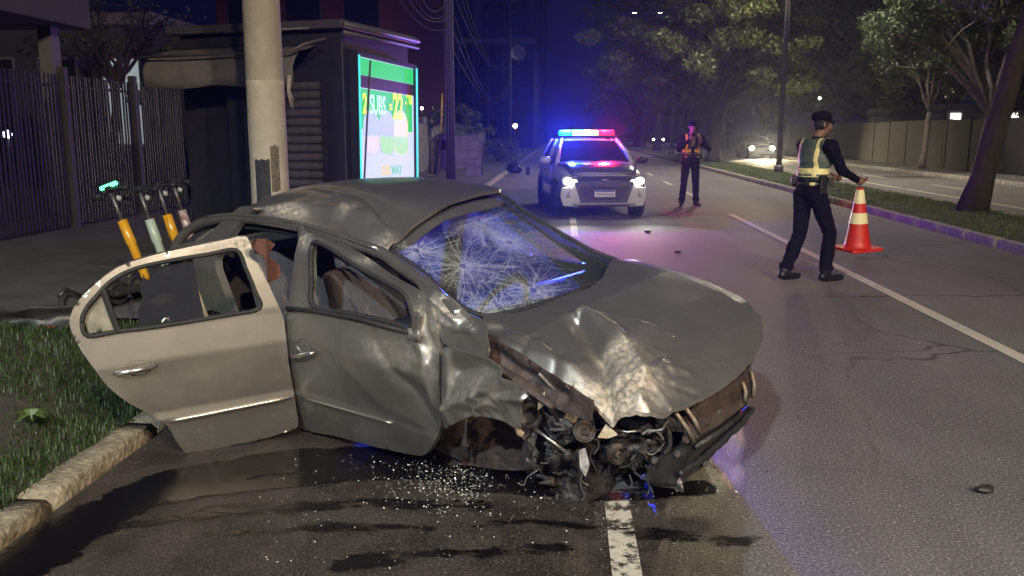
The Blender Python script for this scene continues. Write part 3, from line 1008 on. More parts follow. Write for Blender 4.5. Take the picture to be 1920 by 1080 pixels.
near_edge = [S_roof.hit(*p) for p in [(885, 366), (855, 374), (820, 392), (772, 424), (728, 464), (700, 462), (650, 442), (590, 424), (520, 410), (450, 404), (400, 408), (362, 428)]]
roof = panel('roof', S_roof, [(-2.52, -.35), (-2.56, 0), (-2.5, .4), (-2.35, .58), (-1.8, .61), (-1.45, .60), (-1.22, .56)] + near_edge, px=False,
             step=.022, mat=M_cp, parent=car, thick=.02, dent=d_roof, wear=lambda u, v: min(1, .9 * rw[0](u, v) + .5 * rw[1](u, v) + .45 * rw[2](u, v) + .6 * rw[3](u, v) + .4 * rw[4](u, v)), sm=3)
ol = [(-2.35, -.52), (-1.6, -.56), (-1.0, -.50), (-.95, 0), (-1.1, .48), (-1.7, .53), (-2.35, .48), (-2.42, 0)]
panel('headliner', S_roof, ol, step=.05, mat=M_head, parent=car, thick=.01, px=False, e=-.05)

# ---- hood
def hood_fold_y(x): return -.60 + .02 * x
HX = [-.6, -.45, 0, .3, .55, .72, .85, 1.0]; HZ = [.97, .965, .948, .888, .80, .71, .60, .45]
def h_hood(x, y):
    z = float(np.interp(x, HX, HZ)) + .09 * y - .028 * (abs(y) / .7) ** 2.5
    f = (-.46 - .13 * smooth(.7, -.2, x)) - y
    if f > 0: z -= min(.13, f * .85)
    f = y - .66
    if f > 0: z -= min(.12, f * .8)
    return z


S_hood = Surf((0, 0, 0), EX, EY, h_hood)
hc = [crease(S_hood, [(1085, 600), (1118, 635), (1138, 690), (1150, 775)], -.062, .030, .055),
      crease(S_hood, [(1092, 593), (1140, 618), (1185, 665), (1208, 720), (1200, 770)], .040, .045, .05),
      crease(S_hood, [(1085, 590), (1150, 598), (1225, 618)], .022, .022, .09),
      crease(S_hood, [(1205, 715), (1250, 690), (1290, 700)], .016, .022), crease(S_hood, [(1200, 740), (1260, 722), (1300, 735)], -.014, .02), crease(S_hood, [(1175, 690), (1215, 672), (1245, 668)], -.016, .018),
      crease(S_hood, [(960, 630), (1005, 645), (1060, 690), (1098, 725)], .014, .03), crease(S_hood, [(1000, 630), (980, 655)], -.012, .02), crease(S_hood, [(1050, 660), (1040, 700)], -.012, .025)]
hm = spot(S_hood, (1190, 710), .20, .24)
def d_hood(u, v):
    k = hm(u, v)
    return sum(c(u, v) for c in hc) + k * (.026 * ridged(u, v, 9, 2) - .013 + .011 * ridged(u, v, 19, 5)) + .004 * mnoise.noise((u * 5, v * 5, 1))
hw = [spot(S_hood, (1190, 720), .10, .13), spot(S_hood, (1165, 660), .06, .10), spot(S_hood, (1160, 760), .1, .08), spot(S_hood, (1090, 735), .08, .05), spot(S_hood, (925, 612), .05, .03), spot(S_hood, (1130, 660), .05, .04)]
panel('hood', S_hood, [(908, 591), (902, 630), (930, 643), (958, 656), (1002, 686), (1054, 717), (1098, 745), (1143, 767), (1180, 780), (1217, 781), (1247, 775), (1298, 753), (1335, 734), (1380, 704), (1410, 671), (1426, 638), (1430, 612), (1412, 580), (1388, 556), (1340, 534), (1270, 509), (1210, 493), (1172, 486), (1130, 521), (1080, 546), (1020, 571), (960, 588)],
      step=.012, mat=M_cp, parent=car, thick=.018, dent=d_hood, wear=lambda u, v: min(1, .95 * hw[0](u, v) + .8 * hw[1](u, v) + .85 * hw[2](u, v) + .5 * hw[3](u, v) + .4 * hw[4](u, v) + .5 * hw[5](u, v)), sm=2)

# ---- windshield
P1, P2, P3, P4 = S_roof.pt(733, 466), Vector((-1.24, .57, 1.325)), Vector((-.36, .68, .965)), S_hood.pt(912, 592)
wU = ((P2 - P1) + (P3 - P4)).normalized(); wV = ((P1 - P4) + (P2 - P3))
S_ws = Surf((P1 + P2 + P3 + P4) / 4 - Vector((.0, 0, .012)), wU, wV)
wc0 = S_ws.hit(950, 480)
S_ws.off = lambda u, v: .045 * (1 - ((u - wc0[0]) / .75) ** 2) - .02 + .008 * mnoise.noise((u * 6, v * 6, 2))
imp = [((898, 415), .17), ((955, 455), .16), ((1000, 545), .13), ((868, 500), .15), ((935, 575), .13), ((780, 470), .14), ((1045, 445), .30), ((900, 590), .08)]
ims = [(S_ws.hit(*p), r) for p, r in imp]
def frost(u, v):
    return min(1, sum(w * math.exp(-((u - c[0]) ** 2 + (v - c[1]) ** 2) / (r * r)) for (c, r), w in zip(ims, (.9, .8, .8, .8, .8, .9, .85, .9))))


def glass_mat():
    m = bpy.data.materials.new('cracked_glass'); m.use_nodes = True
    nt = m.node_tree; N = nt.nodes; L = nt.links; N.remove(N['Principled BSDF'])
    tc = N.new('ShaderNodeTexCoord'); at_ = N.new('ShaderNodeAttribute'); at_.attribute_name = 'wear'
    def vor(s):
        v = N.new('ShaderNodeTexVoronoi'); v.feature = 'DISTANCE_TO_EDGE'; v.inputs['Scale'].default_value = s
        nz = N.new('ShaderNodeTexNoise'); nz.inputs['Scale'].default_value = 9; L.new(tc.outputs['Object'], nz.inputs['Vector'])
        mx = N.new('ShaderNodeMix'); mx.data_type = 'RGBA'; mx.inputs[0].default_value = .08; L.new(tc.outputs['Object'], mx.inputs[6]); L.new(nz.outputs['Color'], mx.inputs[7])
        L.new(mx.outputs[2], v.inputs['Vector'])
        r = N.new('ShaderNodeMapRange'); r.inputs[1].default_value = .10; r.inputs[2].default_value = .0; L.new(v.outputs['Distance'], r.inputs[0]); return r.outputs[0]
    def mth(o, a, b):
        n = N.new('ShaderNodeMath'); n.operation = o
        for i, k in enumerate((a, b)):
            if isinstance(k, (int, float)): n.inputs[i].default_value = k
            else: L.new(k, n.inputs[i])
        return n.outputs[0]
    nz = N.new('ShaderNodeTexNoise'); nz.inputs['Scale'].default_value = 7; nz.inputs['Detail'].default_value = 8; nz.inputs['Roughness'].default_value = .75; L.new(tc.outputs['Object'], nz.inputs['Vector'])
    nr = N.new('ShaderNodeMapRange'); nr.inputs[1].default_value = .36; nr.inputs[2].default_value = .66; L.new(nz.outputs['Fac'], nr.inputs[0])
    cracks = mth('MAXIMUM', vor(16), mth('MULTIPLY', vor(48), .6))
    fac = mth('MULTIPLY', at_.outputs['Fac'], mth('ADD', mth('MULTIPLY', nr.outputs[0], .45), mth('MULTIPLY', cracks, .40)))
    fac = mth('ADD', fac, .20)
    cl = N.new('ShaderNodeClamp'); cl.inputs[2].default_value = .8; L.new(fac, cl.inputs[0])
    tr = N.new('ShaderNodeBsdfTransparent'); tr.inputs[0].default_value = (.72, .80, .76, 1)
    gl = N.new('ShaderNodeBsdfGlossy'); gl.inputs['Roughness'].default_value = .06
    fr = N.new('ShaderNodeFresnel'); fr.inputs[0].default_value = 1.45
    m1 = N.new('ShaderNodeMixShader'); L.new(fr.outputs[0], m1.inputs[0]); L.new(tr.outputs[0], m1.inputs[1]); L.new(gl.outputs[0], m1.inputs[2])
    df = N.new('ShaderNodeBsdfDiffuse'); df.inputs[0].default_value = (.50, .56, .48, 1)
    tl = N.new('ShaderNodeBsdfTranslucent'); tl.inputs[0].default_value = (.85, .88, .86, 1)
    m2 = N.new('ShaderNodeMixShader'); m2.inputs[0].default_value = .88; L.new(df.outputs[0], m2.inputs[1]); L.new(tl.outputs[0], m2.inputs[2])
    m3 = N.new('ShaderNodeMixShader'); L.new(cl.outputs[0], m3.inputs[0]); L.new(m1.outputs[0], m3.inputs[1]); L.new(m2.outputs[0], m3.inputs[2])
    L.new(m3.outputs[0], N['Material Output'].inputs[0])
    return m


M_crk = glass_mat()
ws_px = [(737, 466), (775, 429), (822, 396), (856, 378), (898, 368), (935, 362), (978, 391), (1037, 428), (1107, 468), (1163, 493), (1130, 523), (1056, 554), (990, 577), (944, 588), (907, 592), (870, 577), (833, 548), (789, 507), (759, 486)]
ws = panel('windshield', S_ws, ws_px, step=.022, mat=M_crk, parent=car, thick=0, wear=frost, sm=2)
# crack lines: thin white ribbons lying on the glass
mb = MB()
lo = [S_ws.hit(*p) for p in ws_px]
def ribbon(pts, w):
    vs = []
    for i, p in enumerate(pts):
        q = pts[min(i + 1, len(pts) - 1)]; r_ = pts[max(0, i - 1)]
        dx, dy = q[0] - r_[0], q[1] - r_[1]; l_ = math.hypot(dx, dy) + 1e-9
        for s_ in (-1, 1): vs.append(S_ws.P(p[0] - dy / l_ * w * s_, p[1] + dx / l_ * w * s_, .002))
    mb.add(vs, [(2 * i, 2 * i + 1, 2 * i + 3, 2 * i + 2) for i in range(len(pts) - 1)])
for (c, r) in ims:
    if r > .25: continue
    for k in range(95):
        a = random.uniform(0, 2 * pi); L_ = r * random.uniform(.4, 2.3) * (2 if k % 12 == 0 else 1); p = [(c[0] + .02 * cos(a), c[1] + .02 * sin(a))]
        n = 9
        for i in range(n):
            a += random.gauss(0, .10); p.append((p[-1][0] + L_ / n * cos(a), p[-1][1] + L_ / n * sin(a)))
        A = np.array(p); p = [q for q, k_ in zip(p, inside_np(A, lo)) if k_]
        if len(p) > 2: ribbon(p, random.uniform(.0003, .0009))
    for k in range(60):
        a = random.uniform(0, 2 * pi); rr = r * random.uniform(.15, 1.3); sp = random.uniform(.3, 1.3)
        p = [(c[0] + rr * (1 + random.gauss(0, .05)) * cos(a + sp * i / 7), c[1] + rr * (1 + random.gauss(0, .05)) * sin(a + sp * i / 7)) for i in range(8)]
        A = np.array(p); p = [q for q, k_ in zip(p, inside_np(A, lo)) if k_]
        if len(p) > 2: ribbon(p, random.uniform(.0003, .0008))
for k in range(420):
    c = S_ws.hit(random.uniform(760, 1080), random.uniform(380, 585)); a = random.uniform(0, 2 * pi); p = [c]
    for i in range(6): a += random.gauss(0, .35); p.append((p[-1][0] + .022 * cos(a), p[-1][1] + .022 * sin(a)))
    if random.random() > .1 + frost(*c) or c[0] > S_ws.hit(1010, 470)[0]: continue
    A = np.array(p); p = [q for q, k_ in zip(p, inside_np(A, lo)) if k_]
    if len(p) > 2: ribbon(p, random.uniform(.0003, .0008))
crk = mb.build('crack_lines', leaf_mat('crack_white', (.60, .64, .60), (.85, .88, .84), .6), ws); crk['kind'] = 'stuff'
# black surround of the glass
def edge_tube(name, surf, pxs, r, mat, parent, closed=True, e=0., n=6, sub=4):
    q = crom([surf.hit(*p) for p in pxs], closed, sub)
    pts = [surf.P(u, v, e) for u, v in q]
    if closed: pts.append(pts[0])
    m_ = MB(); m_.tube(pts, r, n); return m_.build(name, mat, parent, smooth=True)
edge_tube('glass_seal', S_ws, ws_px, .013, M_rubber, ws)

# ---- right side doors
def door_off(u, v):
    """v is height: bulge with a shoulder crease, glasshouse leaning in"""
    zc = .70
    o_ = .0
    if v > .86: o_ -= (v - .86) * .20 + .022
    elif v > zc: o_ -= (v - zc) * .16
    else: o_ -= (zc - v) * .10 + max(0, .62 - v) ** 2 * .30
    o_ += .010 * smooth(.40, .37, v)
    return o_


fd_h = Vector((-.262, -.79, .0)); fph = radians(7.5)
S_fd = Surf(fd_h, (-cos(fph), -sin(fph), 0), EZ, door_off)
rd_h = Vector((-1.33, -.935, .0)); rph = radians(71)
S_rd = Surf(rd_h, (-cos(rph), -sin(rph), 0), EZ, lambda u, v: door_off(u, v))

rd_out = [(463, 444), (425, 449), (390, 456), (323, 470), (271, 483), (219, 502), (178, 533), (147, 564), (131, 595), (134, 621), (152, 657), (178, 693), (204, 727), (245, 758), (281, 776), (313, 797), (328, 823), (344, 845), (356, 849), (463, 831), (546, 807), (559, 795), (556, 771), (549, 725), (541, 678), (536, 630), (533, 603), (527, 584), (512, 552), (496, 515), (480, 480)]
rd_hole = [(154, 606), (165, 630), (217, 622), (290, 613), (359, 602), (430, 590), (487, 578), (478, 545), (460, 502), (443, 469), (390, 477), (328, 487), (256, 503), (210, 526), (183, 553), (160, 582)]
def d_rd(u, v): return .003 * mnoise.noise((u * 4, v * 4, 21))
rwr = [spot(S_rd, (455, 455), .06, .03), spot(S_rd, (400, 458), .1, .015)]
rdoor = panel('rear_door', S_rd, rd_out, [rd_hole], step=.018, mat=M_cp, parent=car, thick=.035, dent=d_rd, wear=lambda u, v: .8 * rwr[0](u, v) + .4 * rwr[1](u, v), sm=2)
edge_tube('window_seal', S_rd, rd_hole, .012, M_rubber, rdoor, e=.0)
# quarter glass with its divider, torn tinted film in the main window
M_tint = bpy.data.materials.new('tinted_glass'); M_tint.use_nodes = True
_N = M_tint.node_tree.nodes; _L = M_tint.node_tree.links
_b = _N['Principled BSDF']; _b.inputs['Base Color'].default_value = (.035, .036, .042, 1); _b.inputs['Roughness'].default_value = .09
_t = _N.new('ShaderNodeBsdfTransparent'); _t.inputs[0].default_value = (.35, .35, .4, 1); _x = _N.new('ShaderNodeMixShader'); _x.inputs[0].default_value = .62
_L.new(_t.outputs[0], _x.inputs[1]); _L.new(_b.outputs[0], _x.inputs[2]); _L.new(_x.outputs[0], _N['Material Output'].inputs[0])
panel('quarter_glass', S_rd, [(158, 604), (167, 627), (214, 619), (204, 585), (190, 553), (184, 556), (168, 578)], step=.03, mat=pmat('dull_glass', (.30, .28, .22), (.03, .03, .03), rough=.14, scale=5, rvar=.05), parent=rdoor, thick=.005, e=-.015, sm=1)
mb = MB(); mb.tube([S_rd.pt(193, 543, .002), S_rd.pt(206, 580, .002), S_rd.pt(222, 622, .002)], .016, 6); mb.build('window_divider', M_rubber, rdoor)
panel('tinted_window', S_rd, [(262, 612), (258, 590), (268, 560), (262, 545), (285, 520), (296, 505), (335, 489), (362, 484), (372, 540), (384, 596), (330, 604)], step=.03, mat=M_tint, parent=rdoor, thick=.004, e=-.02, dent=lambda u, v: .012 * mnoise.noise((u * 7, v * 7, 2)), sm=1)
mb = MB()
for q in ([(262, 545), (275, 530), (270, 515), (262, 540)], [(285, 520), (318, 490), (300, 520), (276, 560)], [(240, 585), (248, 560), (252, 600)]):
    mb.add([S_rd.pt(*p, -.03) for p in q], [tuple(range(len(q)))])
o = mb.build('film_shred', M_tint, rdoor); o['kind'] = 'stuff'
# handle, trim strip
def door_handle(surf, cpx, a, b, parent):
    c = surf.pt(*cpx); N_ = surf.N
    mb = MB()
    vs = []; n = 18
    for ring, (rr, dd) in enumerate(((1.0, .004), (.92, -.002), (.55, -.022), (.0001, -.028))):
        for k in range(n):
            an = 2 * pi * k / n; vs.append(c + surf.U * (.062 * rr * cos(an)) + surf.V * (.042 * rr * sin(an)) + N_ * dd)
    mb.add(vs, [(r * n + k, r * n + (k + 1) % n, (r + 1) * n + (k + 1) % n, (r + 1) * n + k) for r in range(3) for k in range(n)])
    rec = mb.build('handle_recess', M_metal, parent, smooth=True)
    A, B = surf.pt(*a, .012), surf.pt(*b, .012); D = B - A
    mb = MB(); mb.tube([A, A + N_ * .012 + D * .08, A + D * .5 + N_ * .022, A + D * .92 + N_ * .012, B], [.008, .014, .014, .014, .008], 8)
    mb.build('door_handle', M_chrome, parent, smooth=True)
door_handle(S_rd, (261, 690), (213, 699), (292, 683), rdoor)
def strip(surf, a, b, parent, mat, r=.012):
    pts = [surf.pt(a[0] + (b[0] - a[0]) * i / 10, a[1] + (b[1] - a[1]) * i / 10, .004) for i in range(11)]
    mb = MB(); mb.tube(pts, [.004] + [r] * 9 + [.006], 8); return mb.build('trim_strip', mat, parent, smooth=True)
strip(S_rd, (316, 790), (547, 744), rdoor, M_cp)

fd_out = [(573, 439), (612, 450), (667, 476), (722, 515), (767, 541), (797, 562), (815, 595), (821, 635), (823, 690), (825, 740), (827, 785), (818, 822), (803, 846), (787, 855), (740, 846), (690, 834), (625, 817), (562, 803), (556, 770), (548, 715), (541, 665), (537, 620), (536, 590), (541, 574), (546, 530), (552, 480), (560, 450)]
fd_hole = [(586, 458), (618, 465), (667, 498), (722, 528), (757, 550), (770, 580), (773, 614), (722, 602), (648, 586), (588, 574), (584, 524)]
fcr = [crease(S_fd, [(700, 640), (740, 700), (790, 745), (815, 790)], -.018, .05), crease(S_fd, [(640, 680), (720, 760), (800, 800)], .010, .06), crease(S_fd, [(770, 620), (800, 680), (810, 760)], .016, .03),
       crease(S_fd, [(795, 590), (805, 640), (800, 700)], -.02, .02), crease(S_fd, [(720, 690), (800, 700)], .008, .03)]
fm = spot(S_fd, (790, 660), .12, .3)
def d_fd(u, v): return sum(c(u, v) for c in fcr) + .014 * fm(u, v) * (mnoise.noise((u * 11, v * 9, 4)) + .8 * ridged(u, v, 12, 6) - .4) + .004 * mnoise.noise((u * 4, v * 4, 6))
fwr = [spot(S_fd, (785, 600), .05, .07), spot(S_fd, (570, 450), .05, .04), spot(S_fd, (690, 490), .08, .015), spot(S_fd, (730, 660), .2, .08), spot(S_fd, (810, 640), .04, .15)]
fdoor = panel('front_door', S_fd, fd_out, [fd_hole], step=.017, mat=M_cp, parent=car, thick=.035, dent=d_fd, wear=lambda u, v: min(1, .8 * fwr[0](u, v) + .8 * fwr[1](u, v) + .6 * fwr[2](u, v) + .3 * fwr[3](u, v) + .4 * fwr[4](u, v)), sm=2)
edge_tube('window_seal', S_fd, fd_hole, .014, M_rubber, fdoor, e=.0)
mb = MB(); mb.tube([S_fd.pt(541, 577, .012), S_fd.pt(600, 583, .012), S_fd.pt(680, 598, .012), S_fd.pt(770, 622, .012)], .012, 6); mb.build('window_ledge', M_rubber, fdoor, smooth=True)
door_handle(S_fd, (571, 650), (553, 667), (593, 660), fdoor)
strip(S_fd, (566, 745), (735, 793), fdoor, M_cp, .008)
# stub of the broken wing mirror
mb = MB(); c = S_fd.pt(785, 605, .01); mb.box(c, (.05, .03, .11), (0.1, .2, .2)); mb.box(c + Vector((.02, -.02, -.05)), (.04, .05, .03), (.3, .2, .5)); mb.build('mirror_stub', M_cp, fdoor, bevel=.008)
# inner door cards
panel('door_card', S_fd, [(555, 600), (700, 625), (800, 660), (812, 760), (795, 830), (600, 800), (566, 790)], step=.06, mat=M_inter, parent=fdoor, thick=.012, e=-.06, sm=1)
panel('door_card', S_rd, [(175, 660), (350, 625), (525, 595), (545, 700), (550, 790), (350, 835), (300, 780), (220, 720)], step=.06, mat=M_inter, parent=rdoor, thick=.012, e=-.06, sm=1)
# pale trim of the torn door jamb seen through the rear window
S_jm = Surf(rd_h + Vector((.0, .0, 0)) + S_rd.N * -.16, S_rd.U, EZ, lambda u, v: -.30 * max(0, v - .86))
jb = panel('jamb_trim', S_jm, [(333, 490), (350, 484), (362, 510), (378, 560), (394, 600), (366, 606), (340, 608), (334, 560)], step=.012, mat=pmat('jamb_beige', (.46, .41, .33), (.36, .32, .26), rough=.6, scale=9), parent=car, thick=.006, dent=lambda u, v: .012 * sin(u * 120), sm=1)

# ---- pillars, rails, body sides
def loc_y(px, py, y):
    d = cray(px, py); t = (y - CLC.y) / d.y; return CLC + d * t
rail = [loc_y(*p) for p in ((326, 470, -.76), (338, 447, -.74), (362, 426, -.70), (395, 413, -.68), (445, 409, -.66), (520, 417, -.65), (590, 432, -.645), (650, 452, -.64), (714, 474, -.63), (752, 500, -.64), (790, 526, -.66), (828, 560, -.69), (862, 592, -.715))]
mb = MB(); mb.tube(crom([tuple(p) for p in rail], False, 4), .032, 8); mb.build('roof_rail', M_cp, car, smooth=True)
rail2 = [p + Vector((0, .035, -.055)) for p in rail[1:-1]]
mb = MB(); mb.tube(crom([tuple(p) for p in rail2], False, 3), .022, 8); mb.build('door_seal', M_rubber, car, smooth=True)
rail3 = [p + Vector((.0, -.02, .025)) for p in rail[3:9]]
mb = MB(); mb.tube(crom([tuple(p) for p in rail3], False, 3), .012, 6); mb.build('roof_gutter', M_cp, car, smooth=True)
mb = MB(); mb.tube([(-1.44, -.74, .22), (-1.45, -.745, .7), (-1.50, -.70, .98), (-1.56, -.64, 1.25)], [.07, .06, .05, .045], 8); mb.build('door_pillar', M_cp, car, smooth=True)

ARCH_R, FWX, RWX = .325, 0., -2.465
def arch(cx, a0=205, a1=-25, n=12, r=ARCH_R): return [(cx - r * cos(radians(180 - (a0 + (a1 - a0) * i / n))) , .30 + r * sin(radians(a0 + (a1 - a0) * i / n))) for i in range(n + 1)]
def side_off(u, v): return -(max(0, v - .90) * .36) - max(0, .40 - v) ** 2 * .9 - .0
S_left = Surf((0, .795, 0), EX, EZ); S_left.N = Vector((0, 1, 0)); S_left.off = side_off
left_out = [(.40, .34), (.46, .60), (.36, .74), (0, .85), (-.34, .92), (-.62, 1.0), (-.90, 1.085), (-1.30, 1.285), (-1.6, 1.34), (-2.2, 1.31), (-2.65, 1.05), (-3.02, .97), (-3.08, .6), (-3.02, .27)] + [(RWX - .33 * cos(radians(a)), .29 + .33 * sin(radians(a))) for a in range(0, 181, 15)] + [(-1.9, .07), (-.6, .07)] + [(FWX - .33 * cos(radians(a)), .29 + .33 * sin(radians(a))) for a in range(0, 166, 15)]  # hidden side's lower edge dropped to block blue light under the car
panel('left_body_side', S_left, left_out, [[(-.70, .90), (-1.0, 1.06), (-1.28, 1.21), (-1.5, 1.26), (-1.5, .88)], [(-1.58, .88), (-1.58, 1.27), (-2.1, 1.25), (-2.5, 1.0), (-2.4, .9)]], step=.05, mat=M_cp, parent=car, thick=.03, px=False, sm=1)
S_right = Surf((0, -.795, 0), EX, EZ); S_right.N = Vector((0, -1, 0)); S_right.off = side_off
right_out = [(-2.10, 1.30), (-2.28, 1.29), (-2.68, 1.05), (-3.02, .97), (-3.08, .6), (-3.02, .27)] + [(RWX - .33 * cos(radians(a)), .29 + .33 * sin(radians(a))) for a in range(0, 151, 15)] + [(-2.24, .62), (-2.34, .78), (-2.44, .95), (-2.28, 1.16)]
panel('rear_quarter', S_right, right_out, step=.04, mat=M_cp, parent=car, thick=.05, px=False, sm=1)
mb = MB(); mb.bx(-2.15, -.60, -.74, -.64, .19, .29); mb.build('sill', M_cp, car, bevel=.03)
mb = MB(); mb.bx(-3.0, -.36, -.60, .70, .19, .23); mb.build('floor_pan', M_grime, car)
S_tail = Surf((-3.05, 0, .6), EY, EZ); S_tail.N = Vector((-1, 0, 0)); S_tail.off = lambda u, v: .05 * (1 - (u / .78) ** 2)
panel('tailgate', S_tail, [(-.74, -.32), (-.76, .1), (-.70, .37), (.70, .37), (.76, .1), (.74, -.32)], step=.08, mat=M_cp, parent=car, thick=.03, px=False, sm=1)
mb = MB(); mb.prism([(-2.98, -.70, .97), (-2.98, .70, .97), (-2.42, .60, 1.255), (-2.42, -.60, 1.255)], (.004, 0, .008)); mb.build('rear_window', M_tint, car)

# ---- fender, apron, wheel housing on the near side
S_ft = Surf((0, -.765, .85), EX, Vector((0, .22, 1)))
ftc = [crease(S_ft, [(812, 560), (840, 585), (858, 600)], .03, .022), crease(S_ft, [(835, 560), (862, 590), (880, 605)], -.022, .018), crease(S_ft, [(825, 600), (850, 615), (885, 618)], .018, .02)]
ftw = spot(S_ft, (840, 580), .09, .07)
panel('fender_top', S_ft, [(778, 528), (800, 534), (838, 556), (876, 587), (906, 602), (912, 632), (913, 671), (872, 659), (834, 646), (824, 618), (812, 580)], step=.012, mat=M_cp, parent=car, thick=.012, dent=lambda u, v: sum(c(u, v) for c in ftc) + .006 * mnoise.noise((u * 14, v * 14, 2)), wear=lambda u, v: min(1, .8 * ftw(u, v)), sm=2)
S_fn = Surf((0, -.80, .6), EX, EZ)
fnc = [crease(S_fn, [(845, 760), (880, 745), (925, 725), (945, 706)], .050, .035, .06), crease(S_fn, [(855, 700), (900, 690), (935, 700)], -.035, .05), crease(S_fn, [(880, 775), (905, 745), (960, 735)], -.03, .03), crease(S_fn, [(895, 770), (930, 742), (985, 745)], .04, .03), crease(S_fn, [(838, 660), (842, 720), (846, 790)], .02, .02)]
fnm = spot(S_fn, (910, 740), .2, .12)
panel('front_fender', S_fn, [(835, 650), (872, 662), (912, 676), (943, 702), (975, 723), (993, 742), (976, 764), (974, 806), (950, 792), (902, 779), (872, 784), (847, 797), (832, 800), (828, 740), (829, 690)], step=.012, mat=M_cp, parent=car, thick=.012, dent=lambda u, v: sum(c(u, v) for c in fnc) + .014 * fnm(u, v) * (mnoise.noise((u * 12, v * 12, 8)) + ridged(u, v, 14, 3) - .5), wear=lambda u, v: .25 * fnm(u, v), sm=2)
S_ap = Surf((0, -.64, .7), EX, Vector((0, .12, 1)))
apc = [crease(S_ap, [(930, 665), (1000, 710), (1060, 745)], -.03, .03)]
panel('inner_apron', S_ap, [(908, 636), (935, 640), (980, 668), (1030, 700), (1075, 730), (1110, 752), (1108, 790), (1080, 782), (1040, 765), (1005, 752), (975, 728), (940, 706), (906, 680)], step=.014, mat=M_primer, parent=car, thick=.012, dent=lambda u, v: sum(c(u, v) for c in apc) + .012 * mnoise.noise((u * 14, v * 14, 1)), sm=1)
# engine-bay rail with pale flakes
mb = MB(); mb.tube([S_ap.pt(942, 690, .02), S_ap.pt(985, 716, .025), S_ap.pt(1012, 735, .03), S_ap.pt(1045, 762, .03)], [.02, .026, .022, .012], 6); mb.build('apron_rail', M_primer, car)
S_wh = Surf((0, -.55, .4), EX, EZ, lambda u, v: -.10 * (1 - min(1, ((u + .05) / .4) ** 2)))
panel('wheel_housing', S_wh, [(820, 780), (860, 770), (920, 768), (985, 785), (1010, 830), (1000, 880), (930, 880), (870, 872), (822, 860)], step=.03, mat=M_primer, parent=car, thick=.01, dent=lambda u, v: .01 * mnoise.noise((u * 9, v * 9, 3)), sm=2)
mb = MB(); mb.tube([S_wh.pt(906, 782, .06), S_wh.pt(900, 820, .05), S_wh.pt(898, 855, .05)], .008, 6); mb.build('housing_seam', M_grime, car)

# ---- wrecked front end
M_prust = pmat('rusty_casting', (.10, .082, .072), (.035, .03, .028), rough=.6, metal=.5, scale=25, bump=.5, bscale=60)
NF = Vector((.72, -.69, 0)).normalized()
def fc(px, py, k):
    d = cray(px, py); return CLC + d * ((k - CLC.dot(NF)) / d.dot(NF))
def part(name, mb_, mat, smooth=False, bevel=0, parent=car): return mb_.build(name, mat, parent, smooth=smooth, bevel=bevel)
def pulley(px, py, k, r, mat=M_metal, ax=(.8, -.6, .05)):
    c = fc(px, py, k); mb_ = MB()
    mb_.lathe([(r * .25, .015), (r * .3, .03), (r * .34, .012), (r * .62, .004), (r * .70, .022), (r * .8, .024), (r * .84, .012), (r * .94, .012), (r, .026), (r, -.02), (r * .3, -.03)], c, ax, 20)
    return part('pulley', mb_, mat, True)
def hose(pxs, k, r, mat=M_rubber, name='hose', sub=5):
    pts = [tuple(fc(p[0], p[1], k + (p[2] if len(p) > 2 else 0))) for p in pxs]
    mb_ = MB(); mb_.tube(crom(pts, False, sub), r, 7); return part(name, mb_, mat, True)
def lump(name, px, py, k, size, rot, mat, bevel=.012, seed=0, amp=.25):
    """battered casting: subdivided box pushed about"""
    bm = bmesh.new(); bmesh.ops.create_cube(bm, size=1); bmesh.ops.subdivide_edges(bm, edges=bm.edges[:], cuts=3, use_grid_fill=True)
    for v in bm.verts:
        p = v.co.copy(); n = Vector((mnoise.noise(p * 2.3 + Vector((seed, 0, 0))), mnoise.noise(p * 2.3 + Vector((0, seed, 5))), mnoise.noise(p * 2.3 + Vector((3, 0, seed)))))
        v.co = p + n * amp
        v.co = Vector([c * s_ for c, s_ in zip(v.co, size)])
    M_ = Euler(rot).to_matrix()
    c = fc(px, py, k)
    for v in bm.verts: v.co = M_ @ v.co + c
    me = bpy.data.meshes.new(name); bm.to_mesh(me); bm.free(); me.materials.append(mat)
    o = link_mesh(name, me, car)
    b_ = o.modifiers.new('b', 'BEVEL'); b_.width = bevel; b_.segments = 1
    return o
def foil(name, pxs, k, mat, amp=.02, step=.012, seed=0, thick=.004):
    S_ = Surf(NF * k, Vector((.69, .72, 0)), EZ)
    return panel(name, S_, pxs, step=step, mat=mat, parent=car, thick=thick, dent=lambda u, v: amp * (ridged(u, v, 13, seed) - .6) + amp * .7 * mnoise.noise((u * 8, v * 8, seed)), sm=1)


lump('engine_block', 1110, 830, .22, (.36, .50, .34), (.1, .05, -.1), M_grime, seed=1)
lump('gearbox', 1230, 800, .10, (.30, .36, .26), (.0, .1, .3), M_grime, seed=4)
lump('alternator', 1165, 842, .50, (.12, .12, .11), (.4, .2, .3), M_metal, seed=6, amp=.12)
lump('engine_mount', 1050, 795, .56, (.16, .09, .10), (.2, .5, .1), M_grime, seed=9)
lump('air_intake', 1195, 800, .44, (.26, .10, .09), (.1, .2, .7), M_black, seed=12)
lump('battery_tray', 1255, 815, .40, (.14, .14, .10), (.3, .1, .5), M_black, seed=14)
lump('suspension_strut_mount', 1008, 745, .50, (.13, .12, .09), (.3, .2, .1), M_primer, seed=17)
lump('front_subframe', 1110, 895, .34, (.46, .12, .07), (.05, .08, .70), M_grime, seed=20)
lump('bumper_beam_end', 1250, 885, .52, (.16, .12, .10), (.1, .1, .5), M_metal, seed=22)
foil('torn_bracket', [(1018, 745), (1050, 748), (1085, 772), (1078, 798), (1055, 792), (1030, 772)], .60, pmat('bracket_tan', (.42, .36, .27), (.24, .2, .15), rough=.6, metal=.2, scale=18), .010, seed=3)
